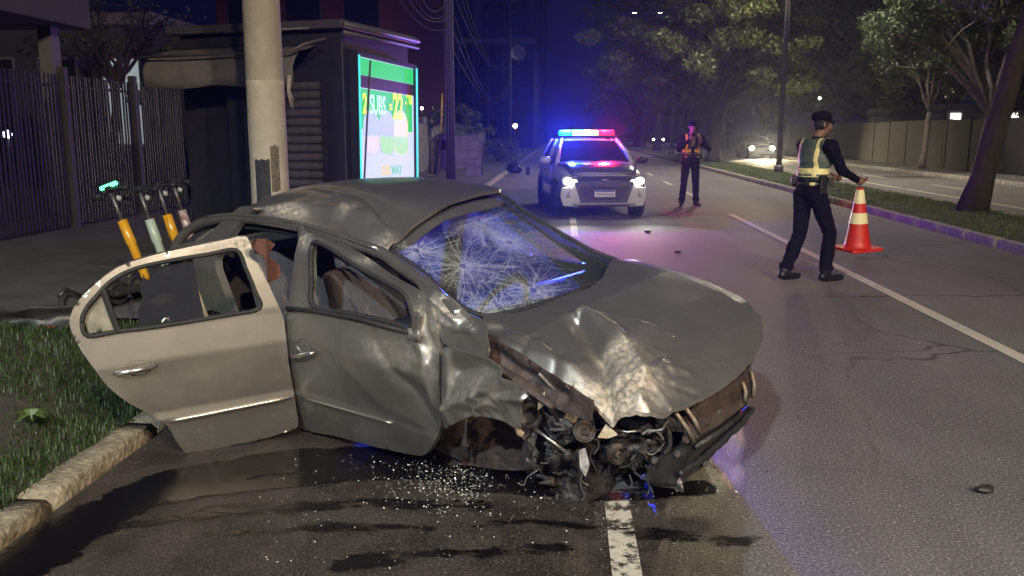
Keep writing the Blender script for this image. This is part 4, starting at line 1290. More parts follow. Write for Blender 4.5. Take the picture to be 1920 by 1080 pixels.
foil('torn_bracket', [(1010, 742), (1022, 735), (1020, 760), (1008, 770)], .64, M_cream, .008, seed=5)
foil('torn_bracket', [(1120, 820), (1136, 795), (1152, 808), (1158, 815), (1138, 822)], .72, M_cream, .010, seed=8)
foil('headlamp_bucket', [(1150, 812), (1200, 815), (1245, 835), (1240, 862), (1190, 855), (1150, 838)], .58, M_grime, .022, seed=11)
foil('crumpled_grille', [(1160, 785), (1215, 790), (1270, 775), (1280, 810), (1215, 815), (1165, 800)], .62, M_black, .02, seed=15)
foil('splash_guard', [(975, 770), (1000, 775), (1010, 800), (1000, 850), (985, 835), (972, 800)], .50, M_cp, .022, seed=18)
foil('splash_guard', [(985, 850), (1060, 862), (1140, 872), (1150, 895), (1060, 890), (990, 882)], .42, M_black, .022, seed=19)
pulley(1094, 808, .66, .048, M_prust, (.75, -.5, .35)); pulley(1156, 848, .66, .046, M_prust, (.85, -.35, -.25)); pulley(1040, 792, .58, .034, M_grime); pulley(1120, 772, .55, .030, M_grime)
# shredded bits all over the torn corner
rs_ = random.Random(41)
for k in range(34):
    px_, py_ = rs_.uniform(985, 1275), rs_.uniform(758, 905)
    if py_ > 890 - abs(px_ - 1120) * .25: continue
    sz = [rs_.uniform(.02, .09), rs_.uniform(.015, .06), rs_.uniform(.01, .04)]
    lump(rs_.choice(['torn_metal', 'broken_clip', 'plastic_shard']), px_, py_, rs_.uniform(.46, .68), sz, (rs_.uniform(0, 3), rs_.uniform(0, 3), rs_.uniform(0, 3)), rs_.choice([M_grime, M_grime, M_black, M_black, M_primer, M_prust, M_metal]), .003, k, .35)
for k in range(16):
    px_, py_ = rs_.uniform(990, 1260), rs_.uniform(765, 880); q = [(px_, py_)]
    a_ = rs_.uniform(0, 6.3)
    for _ in range(4): a_ += rs_.gauss(0, .8); q.append((q[-1][0] + 15 * cos(a_), q[-1][1] + 12 * sin(a_) + 3))
    hose(q, rs_.uniform(.58, .72), rs_.choice([.003, .004, .006]), rs_.choice([M_wire, M_rubber, M_metal]), 'wiring')
mb = MB(); mb.tube([fc(1006, 806, .66), fc(1066, 851, .70)], .008, 8); part('tie_rod', mb, M_steel, True)
mb = MB(); mb.ball(fc(1064, 853, .69), .026); part('ball_joint', mb, M_grime, True)
mb = MB(); mb.tube([fc(1150, 805, .66), fc(1176, 810, .68), fc(1203, 807, .68)], .006, 6); part('bent_rod', mb, M_steel, True)
# brake disc and hub where the wheel has been torn off
hubc = fc(1022, 838, .40)
mb = MB(); mb.lathe([(.05, .05), (.07, .05), (.075, .01), (.115, .008), (.118, -.008), (.07, -.012), (.03, -.02)], hubc, (-.15, -1, .1), 28); part('brake_disc', mb, M_grime, True)
mb = MB(); mb.tube([hubc + Vector((0, .05, 0)), hubc + Vector((-.05, .3, .02))], [.04, .03], 8); part('axle_shaft', mb, M_grime, True)
hose([(1001, 812), (998, 835), (1000, 865, .02), (1003, 880)], .62, .009, M_metal, 'brake_pipe')
hose([(975, 775), (985, 762), (1000, 758), (1012, 772), (1003, 795), (985, 800)], .60, .016, M_rubber)
hose([(968, 790), (972, 808), (980, 815)], .62, .014, M_cream, 'foam_strip')
hose([(1090, 740), (1095, 765), (1110, 778), (1112, 800), (1106, 830)], .66, .006)
hose([(1122, 760), (1118, 790), (1110, 820), (1116, 850)], .64, .005)
hose([(1080, 850), (1086, 880, .02), (1085, 905), (1090, 925), (1100, 935)], .62, .007)
hose([(1230, 800), (1242, 795), (1254, 808), (1256, 835), (1246, 850)], .66, .010)
hose([(1190, 845), (1215, 850), (1230, 842), (1245, 850)], .62, .010)
hose([(1200, 870), (1190, 885), (1222, 900), (1240, 880), (1220, 868)], .60, .006, M_metal)
hose([(1215, 862), (1225, 885), (1215, 902), (1225, 925)], .62, .005, M_wire, 'dangling_cable')
hose([(1090, 850), (1094, 880), (1088, 905), (1096, 930), (1090, 938)], .64, .005, M_wire, 'dangling_cable')
hose([(1180, 890), (1185, 905), (1182, 915)], .62, .004, M_wire, 'dangling_cable')
hose([(1010, 700), (1045, 735), (1080, 755), (1115, 772), (1150, 785)], .62, .010, M_metal, 'bonnet_frame')
hose([(1060, 722), (1075, 735), (1090, 752), (1110, 765), (1140, 775)], .70, .008, M_primer, 'latch_wire')
foil('glass_wool_scrap', [(1085, 845), (1098, 842), (1105, 870), (1098, 895), (1088, 880)], .66, pmat('scrap_foil', (.7, .68, .66), (.3, .28, .3), rough=.3, metal=.5, scale=30), .012, .008, 24)
# front panel, beam and lower bumper on the far corner
S_fr = Surf((.66, 0, .5), EY, Vector((-.10, 0, 1)), lambda u, v: -.22 * abs(u) ** 2.2)
panel('front_panel', S_fr, [(1288, 778), (1330, 745), (1380, 712), (1404, 690), (1413, 705), (1412, 738), (1392, 762), (1345, 795), (1305, 822), (1286, 832)], step=.016, mat=M_primer, parent=car, thick=.02, dent=lambda u, v: .012 * mnoise.noise((u * 8, v * 8, 5)) + .006 * ridged(u, v, 11, 3), sm=1)
panel('lower_bumper', S_fr, [(1262, 850), (1300, 832), (1345, 800), (1395, 765), (1412, 752), (1408, 780), (1385, 815), (1345, 855), (1305, 892), (1285, 912), (1240, 908), (1225, 880)], step=.018, mat=M_black, parent=car, thick=.03, e=-.03, dent=lambda u, v: .03 * mnoise.noise((u * 6, v * 6, 15)) + .008 * ridged(u, v, 13, 7), sm=1)
for (a, b_) in (((1262, 772), (1296, 828)), ((1282, 765), (1308, 812)), ((1388, 715), (1392, 752)), ((1404, 695), (1408, 745))):
    A, B = S_fr.pt(*a, .012), S_fr.pt(*b_, .012); mb = MB(); mb.tube([A, (A + B) / 2 + Vector((.012, 0, 0)), B], .010, 6); part('support_rib', mb, pmat('rib_metal', (.42, .36, .28), (.26, .22, .18), rough=.5, metal=.4), True)
lp_ = crom([tuple(S_fr.pt(*p, .01)) for p in ((1270, 890), (1300, 868), (1340, 836), (1372, 806), (1392, 786), (1408, 764))], False, 5)
lp_ = [Vector(p) + Vector((.012 * mnoise.noise((p[1] * 14, 2, 0)), .006 * mnoise.noise((p[1] * 17, 5, 0)), .012 * mnoise.noise((p[1] * 15, 9, 0)))) for p in lp_]
mb = MB(); mb.tube(lp_, [.016 + .007 * mnoise.noise((i * .9, 3, 1)) for i in range(len(lp_))], 7); part('bumper_lip', mb, M_black, True)
mb = MB(); mb.tube([S_fr.pt(1300, 838, .01), S_fr.pt(1350, 805, .012), S_fr.pt(1400, 765, .01)], .014, 8); part('bumper_rail', mb, M_grime, True)
mb = MB(); mb.bx(.28, .34, -.30, .52, .22, .66); part('radiator', mb, M_grime, False, .01)
for a in ((1345, 770), (1225, 862), (1268, 850), (1320, 868)):
    mb = MB(); mb.lathe([(.016, 0), (.016, .012), (.008, .014)], S_fr.pt(*a, .0), (1, -.2, 0), 10); part('bolt', mb, M_steel)

# ---- interior
def soft(name, c, size, rot, mat, parent, lv=2):
    mb_ = MB(); mb_.box(c, size, rot); o = mb_.build(name, mat, parent, smooth=True)
    b_ = o.modifiers.new('b', 'BEVEL'); b_.width = min(size) * .3; b_.segments = 3
    return o
def seat(x, y):
    s_ = soft('seat_cushion', (x, y, .42), (.50, .48, .16), (0, -.1, 0), M_seat, car)
    soft('seat_back', (x - .30, y, .72), (.14, .46, .56), (0, -.28, 0), M_seat, s_)
    soft('head_rest', (x - .43, y, 1.05), (.09, .24, .16), (0, -.28, 0), M_seat, s_)
seat(-1.10, -.36); seat(-1.30, .36)
s_ = soft('rear_bench', (-2.0, 0, .42), (.48, 1.2, .16), (0, -.08, 0), M_seat, car); soft('rear_backrest', (-2.30, 0, .72), (.14, 1.2, .5), (0, -.35, 0), M_seat, s_)
mb = MB(); mb.prism([(-.42, -.70, .62), (-.36, -.70, .88), (-.52, -.70, .92), (-.78, -.70, .86), (-.84, -.70, .72), (-.74, -.70, .58)], (0, 1.40, 0)); part('dashboard', mb, M_black, True, .03)
c = Vector((-.93, .36, .84)); ax = Vector((-.85, 0, .5)).normalized(); u_, w_ = frame_axes(ax)
mb = MB(); mb.tube([c + (u_ * cos(2 * pi * i / 24) + w_ * sin(2 * pi * i / 24)) * .18 for i in range(25)], .014, 8)
mb.tube([c - u_ * .17, c + u_ * .17], .016, 6); mb.ball(c - ax * .01, (.06, .06, .05)); part('steering_wheel', mb, M_black, True)
# hanging red-brown cloth by the door pillar
S_cl = Surf((-1.62, -.55, 1.0), Vector((.5, -.86, 0)), EZ)
panel('hanging_cloth', S_cl, [(478, 452), (500, 448), (512, 458), (508, 480), (520, 505), (512, 530), (500, 510), (492, 480)], step=.015, mat=M_redcloth, parent=car, thick=.008, dent=lambda u, v: .02 * sin(u * 60) + .02 * mnoise.noise((u * 9, v * 6, 1)), sm=2)

# ---- wheels that are still on it
def wheel(parent, c, r=.285, w=.18, rim=M_metal, rot=(0, 0, 0)):
    mb_ = MB(); mb_.lathe([(r * .62, -w / 2), (r * .9, -w / 2), (r, -w * .33), (r, w * .33), (r * .9, w / 2), (r * .62, w / 2)], (0, 0, 0), (0, 1, 0), 28, closed=True)
    t = mb_.build('tyre', M_rubber, parent, smooth=True, loc=c, rot=rot)
    mb_ = MB(); mb_.lathe([(r * .63, -w * .42), (r * .63, w * .42), (r * .56, w * .40), (r * .50, w * .1), (r * .18, w * .16), (r * .12, w * .3), (.001, w * .3)], (0, 0, 0), (0, 1 if c[1] > 0 else -1, 0), 24)
    for k in range(5):
        a = 2 * pi * k / 5; mb_.tube([(r * .12 * cos(a), (1 if c[1] > 0 else -1) * w * .3, r * .12 * sin(a)), (r * .6 * cos(a), (1 if c[1] > 0 else -1) * w * .38, r * .6 * sin(a))], [.03, .02], 6)
    mb_.build('rim', rim, t, smooth=True)
    return t
Ci = CR.transposed()
for (x, y) in ((RWX, -.69), (RWX, .69), (FWX, .69)):
    # height so that the tyre rests on the road
    P0 = CR @ Vector((x, y, 0)) + CT
    z = (.285 - P0.z) / CR[2][2] + (.10 if P0.x < KL + .1 else 0)
    wheel(car, (x, y, z))


# ==================================================================== POLICE CAR
def loft(sections, name, mat, parent, sub=2, cap=True):
    """sections: (x, half profile [(y,z)...]) mirrored about y = 0"""
    vs = []; fs = []; m = None
    for x, h in sections:
        ring = [(x, y, z) for y, z in h] + [(x, -y, z) for y, z in reversed(h) if y > 1e-6]
        m = len(ring); vs += ring
    for i in range(len(sections) - 1):
        for k in range(m):
            k2 = (k + 1) % m; fs.append((i * m + k, i * m + k2, (i + 1) * m + k2, (i + 1) * m + k))
    if cap:
        fs.append(tuple(range(m))); fs.append(tuple(range((len(sections) - 1) * m, len(sections) * m)))
    mb_ = MB(); mb_.add(vs, fs); o = mb_.build(name, mat, parent, smooth=True)
    if sub:
        s_ = o.modifiers.new('ss', 'SUBSURF'); s_.levels = sub; s_.render_levels = sub
    return o


def body_sections(scale_w=1.0):
    S_ = []
    for (x, w, zb, zm, zt, cr_) in ((2.13, .58, .34, .50, .66, .02), (2.08, .72, .26, .5, .78, .02), (1.95, .82, .22, .55, .90, .03), (1.55, .885, .22, .6, 1.0, .04), (1.0, .895, .22, .62, 1.05, .04), (.9, .895, .22, .62, 1.06, .02), (0, .90, .22, .62, 1.06, .0), (-1.4, .90, .22, .62, 1.08, .0), (-1.9, .885, .24, .62, 1.09, .0), (-2.12, .82, .3, .6, 1.06, .0), (-2.17, .74, .36, .6, .98, .0)):
        w *= scale_w
        S_.append((x, [(0, zb), (w * .85, zb), (w * .985, zb + .1), (w, zm), (w * .985, zm + .2 * (zt - zm) / .3 if zt > .8 else zm + .08), (w * .93, zt - .02), (w * .80, zt), (0, zt + cr_)]))
    return S_


def car_glasshouse(root, body, w=.80, wt=.60, zb=1.03, zt=1.60):
    B = {'fl': (.98, w), 'rl': (-1.98, w)}; T_ = {'fl': (.10, wt), 'rl': (-1.62, wt)}
    mb_ = MB(); n = 5
    # roof shell
    vs = []
    for i in range(9):
        x = .14 + (-1.66 - .14) * i / 8
        for j in range(9):
            y = wt * (-1 + 2 * j / 8); vs.append((x, y, zt + .035 * (1 - (j / 4 - 1) ** 2) - .03 * ((i / 4 - 1) ** 2)))
    mb_.add(vs, [(i * 9 + j, i * 9 + j + 1, (i + 1) * 9 + j + 1, (i + 1) * 9 + j) for i in range(8) for j in range(8)])
    rf = mb_.build('roof', body, root, smooth=True); s_ = rf.modifiers.new('s', 'SOLIDIFY'); s_.thickness = .04; s_.offset = -1
    # glass
    def pane(nm, q):
        m_ = MB(); m_.add([Vector(p) for p in q], [(0, 1, 2, 3)]); o = m_.build(nm, M_glassd, root); s = o.modifiers.new('s', 'SOLIDIFY'); s.thickness = .008; return o
    pane('windshield', [(.97, -w + .04, zb), (.97, w - .04, zb), (.16, wt - .04, zt - .03), (.16, -wt + .04, zt - .03)])
    pane('rear_window', [(-2.0, -w + .06, zb + .05), (-2.0, w - .06, zb + .05), (-1.68, wt - .06, zt - .04), (-1.68, -wt + .06, zt - .04)])
    for s in (1, -1):
        pane('side_window', [(.78, s * (w + .005), zb + .02), (-.42, s * (w + .005), zb + .02), (-.48, s * (wt + .012), zt - .05), (.12, s * (wt + .012), zt - .05)])
        pane('side_window', [(-.52, s * (w + .005), zb + .02), (-1.75, s * (w + .005), zb + .04), (-1.50, s * (wt + .012), zt - .06), (-.56, s * (wt + .012), zt - .05)])
        for a, b in (((1.0, w), (.14, wt)), ((-.47, w + .006), (-.52, wt + .01)), ((-2.0, w - .02), (-1.66, wt - .02))):
            m_ = MB(); m_.tube([(a[0], s * a[1], zb - .02), ((a[0] + b[0]) / 2 + .03, s * (a[1] + b[1]) / 2 + s * .015, (zb + zt) / 2 + .02), (b[0], s * b[1], zt)], [.05, .045, .04], 8); m_.build('pillar', body, root, smooth=True)


pol = empty('police_car', (.80, 18.35, 0), 0, 'white and grey police SUV with lit blue and red roof light bar facing the wreck', 'police car')
ang = radians(-90 + 7.5)
pol.rotation_euler = (0, 0, ang)
pol.location = Vector((.78, 17.15, 0)) - Vector((cos(ang), sin(ang), 0)) * 1.9
loft(body_sections(), 'body', M_white, pol)
car_glasshouse(pol, M_white, .80, .60, 1.03, 1.53)
# hood skin, a little proud, darker
mb = MB(); vs = []
for i in range(9):
    x = 1.02 + (2.02 - 1.02) * i / 8
    for j in range(11):
        t = -1 + 2 * j / 10; w_ = .80 - .16 * (i / 8) ** 2
        z = 1.105 - .035 * abs(t) ** 3 - .05 * (i / 8) - .16 * (i / 8) ** 4 + .012 * (abs(abs(t) - .55) < .12)
        vs.append((x, t * w_, z))
mb.add(vs, [(i * 11 + j, i * 11 + j + 1, (i + 1) * 11 + j + 1, (i + 1) * 11 + j) for i in range(8) for j in range(10)])
o = mb.build('hood', M_gbody, pol, smooth=True); s_ = o.modifiers.new('s', 'SOLIDIFY'); s_.thickness = .03; s_.offset = -1
# grille
def front_poly(nm, pts, x0, d, mat, bevel=.006, par=pol):
    m_ = MB(); m_.prism([(x0 - .16 * abs(y) ** 2, y, z) for y, z in pts], (d, 0, 0)); return m_.build(nm, mat, par, bevel=bevel)
front_poly('grille', [(-.60, .74), (.60, .74), (.55, .84), (-.55, .84)], 2.06, .10, M_black)
gr = front_poly('lower_grille', [(-.46, .34), (.46, .34), (.60, .738), (-.60, .738)], 2.06, .125, M_black)
for k in range(5):
    m_ = MB(); z = .40 + k * .055; w_ = .47 + .12 * k / 4; m_.bx(2.17, 2.190, -w_ * .8, w_ * .8, z, z + .014); m_.build('grille_bar', M_dark, gr)
m_ = MB(); m_.bx(2.15, 2.20, -.62, .62, .285, .325); m_.build('skid_plate', M_chrome, pol, bevel=.01)
m_ = MB(); m_.prism([(2.172, -.08, .775), (2.172, -.03, .79), (2.172, .03, .79), (2.172, .08, .775), (2.172, .03, .76), (2.172, -.03, .76)], (.012, 0, 0)); m_.build('badge', M_chrome, pol)
for s in (1, -1):
    # bumper corner in pale paint, vertical claw shape
    front_poly('bumper_corner', [(s * .50, .24), (s * .80, .26), (s * .86, .44), (s * .84, .62), (s * .66, .62), (s * .76, .42), (s * .56, .38)], 2.085, .085, M_white)
    front_poly('fog_recess', [(s * .60, .42), (s * .72, .43), (s * .70, .60), (s * .62, .60)], 2.08, .07, M_black)
    front_poly('light_housing', [(s * .52, .66), (s * .82, .66), (s * .86, .80), (s * .80, .86), (s * .56, .82)], 2.05, .09, M_black)
hl = emat('police_headlamp', (1.0, .96, .82), 110)
hl2 = emat('police_side_lamp', (1.0, .80, .45), 12)
for s in (1, -1):
    m_ = MB(); m_.ball((2.09 - .16 * .72 ** 2 + .05, s * .715, .745), (.05, .085, .065)); h_ = m_.build('headlight', hl, pol, smooth=True)
    m_ = MB(); m_.ball((2.09 - .16 * .56 ** 2 + .05, s * .575, .735), (.04, .05, .04)); m_.build('side_light', hl2, pol, smooth=True)
    m_ = MB(); m_.ball((.86, s * 1.03, 1.12), (.07, .12, .08)); mir = m_.build('wing_mirror', M_white if s < 0 else M_black, pol, smooth=True)
    m_ = MB(); m_.tube([(.88, s * .88, 1.06), (.87, s * .98, 1.09)], .025, 6); m_.build('mirror_arm', M_black, mir)
    for x in (1.32, -1.28):
        m_ = MB(); m_.tube([(x - .40 * cos(pi * i / 12), s * .885, .34 + .40 * sin(pi * i / 12)) for i in range(13)], .045, 6); m_.build('wheel_arch', M_black, pol, smooth=True)
        m_ = MB(); m_.lathe([(.385, -.1), (.385, .1)], (x, s * .80, .34), (0, 1, 0), 24); m_.build('arch_liner', M_black, pol)
        wheel(pol, (x, s * .83, .335), .335, .22)
    for x0_, x1_ in ((.78, -.45), (-.5, -1.45)):
        m_ = MB(); m_.bx(x0_, x1_, s * .897, s * .907, .40, .98); dr = m_.build('door', M_white, pol, bevel=.004)
        m_ = MB(); m_.bx(x1_ + .22, x1_ + .05, s * .909, s * .935, .88, .91); m_.build('door_handle', M_black, dr, bevel=.004)
    m_ = MB(); m_.bx(.95, -1.6, s * .909, s * .912, .58, .74); m_.build('side_stripe', pmat('police_stripe', (.05, .09, .25), rough=.4), pol)
# plate
m_ = MB(); m_.bx(2.192, 2.202, -.205, .205, .44, .57); pt_ = m_.build('number_plate', pmat('plate_white', (.75, .75, .74), (.7, .7, .7), rough=.5), pol, bevel=.004)
m_ = MB(); m_.bx(2.2025, 2.205, -.195, .195, .541, .566); m_.build('plate_band', pmat('plate_blue', (.03, .08, .45), rough=.5), pt_)
cu = bpy.data.curves.new('plate_text', 'FONT'); cu.body = 'TEH2G20'; cu.size = .085; cu.offset = .001; cu.align_x = 'CENTER'
to = bpy.data.objects.new('t', cu); col.objects.link(to); dg = bpy.context.evaluated_depsgraph_get(); me = bpy.data.meshes.new_from_object(to.evaluated_get(dg)); bpy.data.objects.remove(to)
me.transform(Matrix(((0, 0, 1, 2.2032), (1, 0, 0, 0), (0, 1, 0, .462), (0, 0, 0, 1)))); me.materials.clear(); me.materials.append(pmat('plate_ink', (.16, .13, .13), rough=.6)); link_mesh('plate_lettering', me, pt_)
# light bar
LBX, LBZ = -.25, 1.64
m_ = MB(); m_.bx(LBX - .14, LBX + .14, -.60, .60, LBZ - .05, LBZ - .02); lb = m_.build('light_bar_base', M_black, pol, bevel=.01)
m_ = MB(); m_.bx(LBX - .05, LBX + .05, -.5, -.44, LBZ - .09, LBZ - .05); m_.build('bar_foot', M_black, lb)
m_ = MB(); m_.bx(LBX - .05, LBX + .05, .44, .5, LBZ - .09, LBZ - .05); m_.build('bar_foot', M_black, lb)
bar_cols = [(-.60, -.32, (.0, .36, 1.0), 6), (-.315, -.06, (.18, .80, 1.0), 9), (-.055, .08, (.95, .85, 1.0), 12), (.085, .25, (1.0, .30, .10), 8), (.255, .60, (1.0, .0, .02), 9)]
# camera sees the car from the front: car's right (y<0) is at picture left
for (ya, yb, c_, st) in bar_cols:
    m_ = MB(); n = 8
    prof = [(.125 * cos(pi * i / n), .115 * sin(pi * i / n) ** .6) for i in range(n + 1)]
    m_.prism([(LBX + p[0], ya, LBZ - .018 + p[1]) for p in prof], (0, yb - ya, 0)); m_.build('light_module', emat('bar_%d' % int(ya * 1000), c_, st), lb, smooth=False)
def bar_light(y, c_, e_):
    d = bpy.data.lights.new('bar_lamp', 'POINT'); d.energy = e_; d.color = c_; d.shadow_soft_size = .10
    o_ = bpy.data.objects.new('bar_lamp', d); col.objects.link(o_); o_.parent = pol; o_.location = (LBX, y, LBZ + .24)
bar_light(-.42, (.02, .05, 1.0), 1000)
bar_light(.42, (1.0, .02, .08), 260)
# the bar's modules throw most of their light forward
def bar_beam(y, c_, e_, sz, aim_):
    d = bpy.data.lights.new('bar_beam', 'SPOT'); d.energy = e_; d.color = c_; d.spot_size = radians(sz); d.spot_blend = .8; d.shadow_soft_size = .10
    o_ = bpy.data.objects.new('bar_beam', d); col.objects.link(o_); o_.parent = pol; o_.location = (LBX + .22, y, LBZ + .05); o_.rotation_euler = (Matrix.Rotation(-ang, 3, 'Z') @ (aim_ - Vector(pol.location)) - Vector((LBX + .22, y, LBZ + .05))).to_track_quat('-Z', 'Y').to_euler()
bar_beam(-.35, (.02, .05, 1.0), 13000, 17, Vector((-.55, 4.6, 1.1)))
bar_beam(.40, (1.0, .02, .08), 550, 50, Vector((2.0, 10, .8)))
for s in (1, -1):
    d = bpy.data.lights.new('headlamp_beam', 'SPOT'); d.energy = 140; d.color = (1, .94, .84); d.spot_size = radians(70); d.spot_blend = .7; d.shadow_soft_size = .06
    o_ = bpy.data.objects.new('headlamp_beam', d); col.objects.link(o_); o_.parent = pol; o_.location = (2.14, s * .715, .75); o_.rotation_euler = Vector((1, 0, -.02)).to_track_quat('-Z', 'Y').to_euler()


# ---- oncoming and distant cars on the other carriageway
def far_car(loc, ang_, label, lampc, st, energy, tail=False):
    r = empty('passing_car', loc, ang_, label, 'car', 'cars driving on the avenue')
    loft(body_sections(.95), 'body', M_gbody, r, 1); car_glasshouse(r, M_gbody, .76, .58, 1.0, 1.45)
    e = emat('car_lamp_%d' % int(loc[1]), lampc, st)
    for s in (1, -1):
        m_ = MB(); m_.ball((2.05, s * .62, .66), (.08, .17, .12)); m_.build('headlight', e, r, smooth=True)
        for x in (1.32, -1.28): wheel(r, (x, s * .78, .33), .33, .2)
    m_ = MB(); m_.bx(2.1, 2.16, -.45, .45, .38, .60); m_.build('grille', M_black, r, bevel=.01)
    if energy:
        d = bpy.data.lights.new('beam', 'SPOT'); d.energy = energy; d.color = lampc; d.spot_size = radians(80); d.spot_blend = .6; d.shadow_soft_size = .1
        o_ = bpy.data.objects.new('beam', d); col.objects.link(o_); o_.parent = r; o_.location = (2.25, 0, .7); o_.rotation_euler = Vector((1, -.05, -.09)).to_track_quat('-Z', 'Y').to_euler()
        d = bpy.data.lights.new('high_beam', 'SPOT'); d.energy = energy * .4; d.color = lampc; d.spot_size = radians(24); d.spot_blend = .7; d.shadow_soft_size = .12
        o_ = bpy.data.objects.new('high_beam', d); col.objects.link(o_); o_.parent = r; o_.location = (2.3, .62, .7); o_.rotation_euler = Vector((1, -.22, .015)).to_track_quat('-Z', 'Y').to_euler()
    return r
p = at(1428, 290, 56)
far_car((p.x, 58, 0), radians(-90), 'dark car with glaring warm headlights on the far carriageway', (1, .84, .50), 260, 5200)
p = at(1232, 250, 120)
far_car((p.x, 120, 0), radians(-90), 'tiny distant car with white lights left of the far officer', (.85, .92, 1), 40, 0)


# ==================================================================== PEOPLE
def capsule(mb_, a, b, ra, rb, n=12):
    a, b = Vector(a), Vector(b); mb_.tube([a, a.lerp(b, .33), a.lerp(b, .66), b], [ra, ra + (rb - ra) * .33, ra + (rb - ra) * .66, rb], n)
    mb_.ball(a, ra, nu=12, nv=8); mb_.ball(b, rb, nu=12, nv=8)


def hand(mb_, wrist, fwd, side, palm_n, curl, s=1.0, thumb=1):
    """palm, four fingers and a thumb; curl in radians per joint"""
    w = Vector(wrist); f = Vector(fwd).normalized(); sd = Vector(side); sd = (sd - f * sd.dot(f)).normalized(); n = f.cross(sd) * (1 if palm_n > 0 else -1)
    mb_.ball(w + f * .045 * s, (.001 + .042 * s,) * 3, nu=10, nv=8)
    for k in range(4):
        base = w + f * .075 * s + sd * (.030 - .02 * k) * s
        mb_.tube([w + f * .02 * s + sd * (.02 - .013 * k) * s, base], .014 * s, 8)
        d = f.copy(); p = base; L_ = (.036, .024, .02)
        k_len = (.92, 1.05, 1.0, .8)[k]
        for j in range(3):
            c = curl * (1 + .15 * k); d = (d * cos(c) + n * sin(c)).normalized(); q = p + d * L_[j] * s * k_len * 1.05
            capsule(mb_, p, q, .0098 * s, .0088 * s, 8); p = q; 
            n = (n - d * n.dot(d)).normalized()
        n = f.cross(sd) * (1 if palm_n > 0 else -1)
    p = w + f * .03 * s + sd * .035 * s * thumb
    q = p + (f * .5 + sd * .6 * thumb + n * .5).normalized() * .04 * s; r_ = q + (f * .6 + n * .75 - sd * .1 * thumb).normalized() * .034 * s
    capsule(mb_, w + f * .02 * s, p, .015 * s, .014 * s, 8); capsule(mb_, p, q, .0125 * s, .0115 * s, 8); capsule(mb_, q, r_, .0115 * s, .0095 * s, 8)


def vest_mat(name, back):
    m = bpy.data.materials.new(name); m.use_nodes = True
    nt = m.node_tree; N = nt.nodes; L = nt.links; b = N['Principled BSDF']
    tc = N.new('ShaderNodeTexCoord'); sx = N.new('ShaderNodeSeparateXYZ'); L.new(tc.outputs['Object'], sx.inputs[0])
    def band(o, a, c):
        g = N.new('ShaderNodeMath'); g.operation = 'GREATER_THAN'; L.new(o, g.inputs[0]); g.inputs[1].default_value = a
        l_ = N.new('ShaderNodeMath'); l_.operation = 'LESS_THAN'; L.new(o, l_.inputs[0]); l_.inputs[1].default_value = c
        k = N.new('ShaderNodeMath'); k.operation = 'MULTIPLY'; L.new(g.outputs[0], k.inputs[0]); L.new(l_.outputs[0], k.inputs[1]); return k.outputs[0]
    def mx(a, b_):
        k = N.new('ShaderNodeMath'); k.operation = 'MAXIMUM'; L.new(a, k.inputs[0]); L.new(b_, k.inputs[1]); return k.outputs[0]
    ax = N.new('ShaderNodeMath'); ax.operation = 'ABSOLUTE'; L.new(sx.outputs[0], ax.inputs[0])
    z = sx.outputs[2]
    stripes = mx(mx(band(z, 1.085, 1.145), band(z, 1.165, 1.225)), band(ax.outputs[0], .112, .152))
    nz = N.new('ShaderNodeTexNoise'); nz.inputs['Scale'].default_value = 10; L.new(tc.outputs['Object'], nz.inputs['Vector'])
    c = N.new('ShaderNodeMix'); c.data_type = 'RGBA'; L.new(stripes, c.inputs[0])
    c0 = N.new('ShaderNodeMix'); c0.data_type = 'RGBA'; L.new(nz.outputs['Fac'], c0.inputs[0])
    c0.inputs[6].default_value = (.075, .10, .082, 1) if back else (.012, .012, .02, 1); c0.inputs[7].default_value = (.11, .145, .115, 1) if back else (.02, .02, .03, 1)
    L.new(c0.outputs[2], c.inputs[6]); c.inputs[7].default_value = (.94, .82, .38, 1) if back else (1.0, .46, .05, 1)  # front bands are orange: the red bar light is put into their colour
    L.new(c.outputs[2], b.inputs['Base Color']); b.inputs['Roughness'].default_value = .55
    bp = N.new('ShaderNodeBump'); bp.inputs['Strength'].default_value = .4; bp.inputs['Distance'].default_value = .01; L.new(nz.outputs['Fac'], bp.inputs['Height']); L.new(bp.outputs[0], b.inputs['Normal'])
    return m


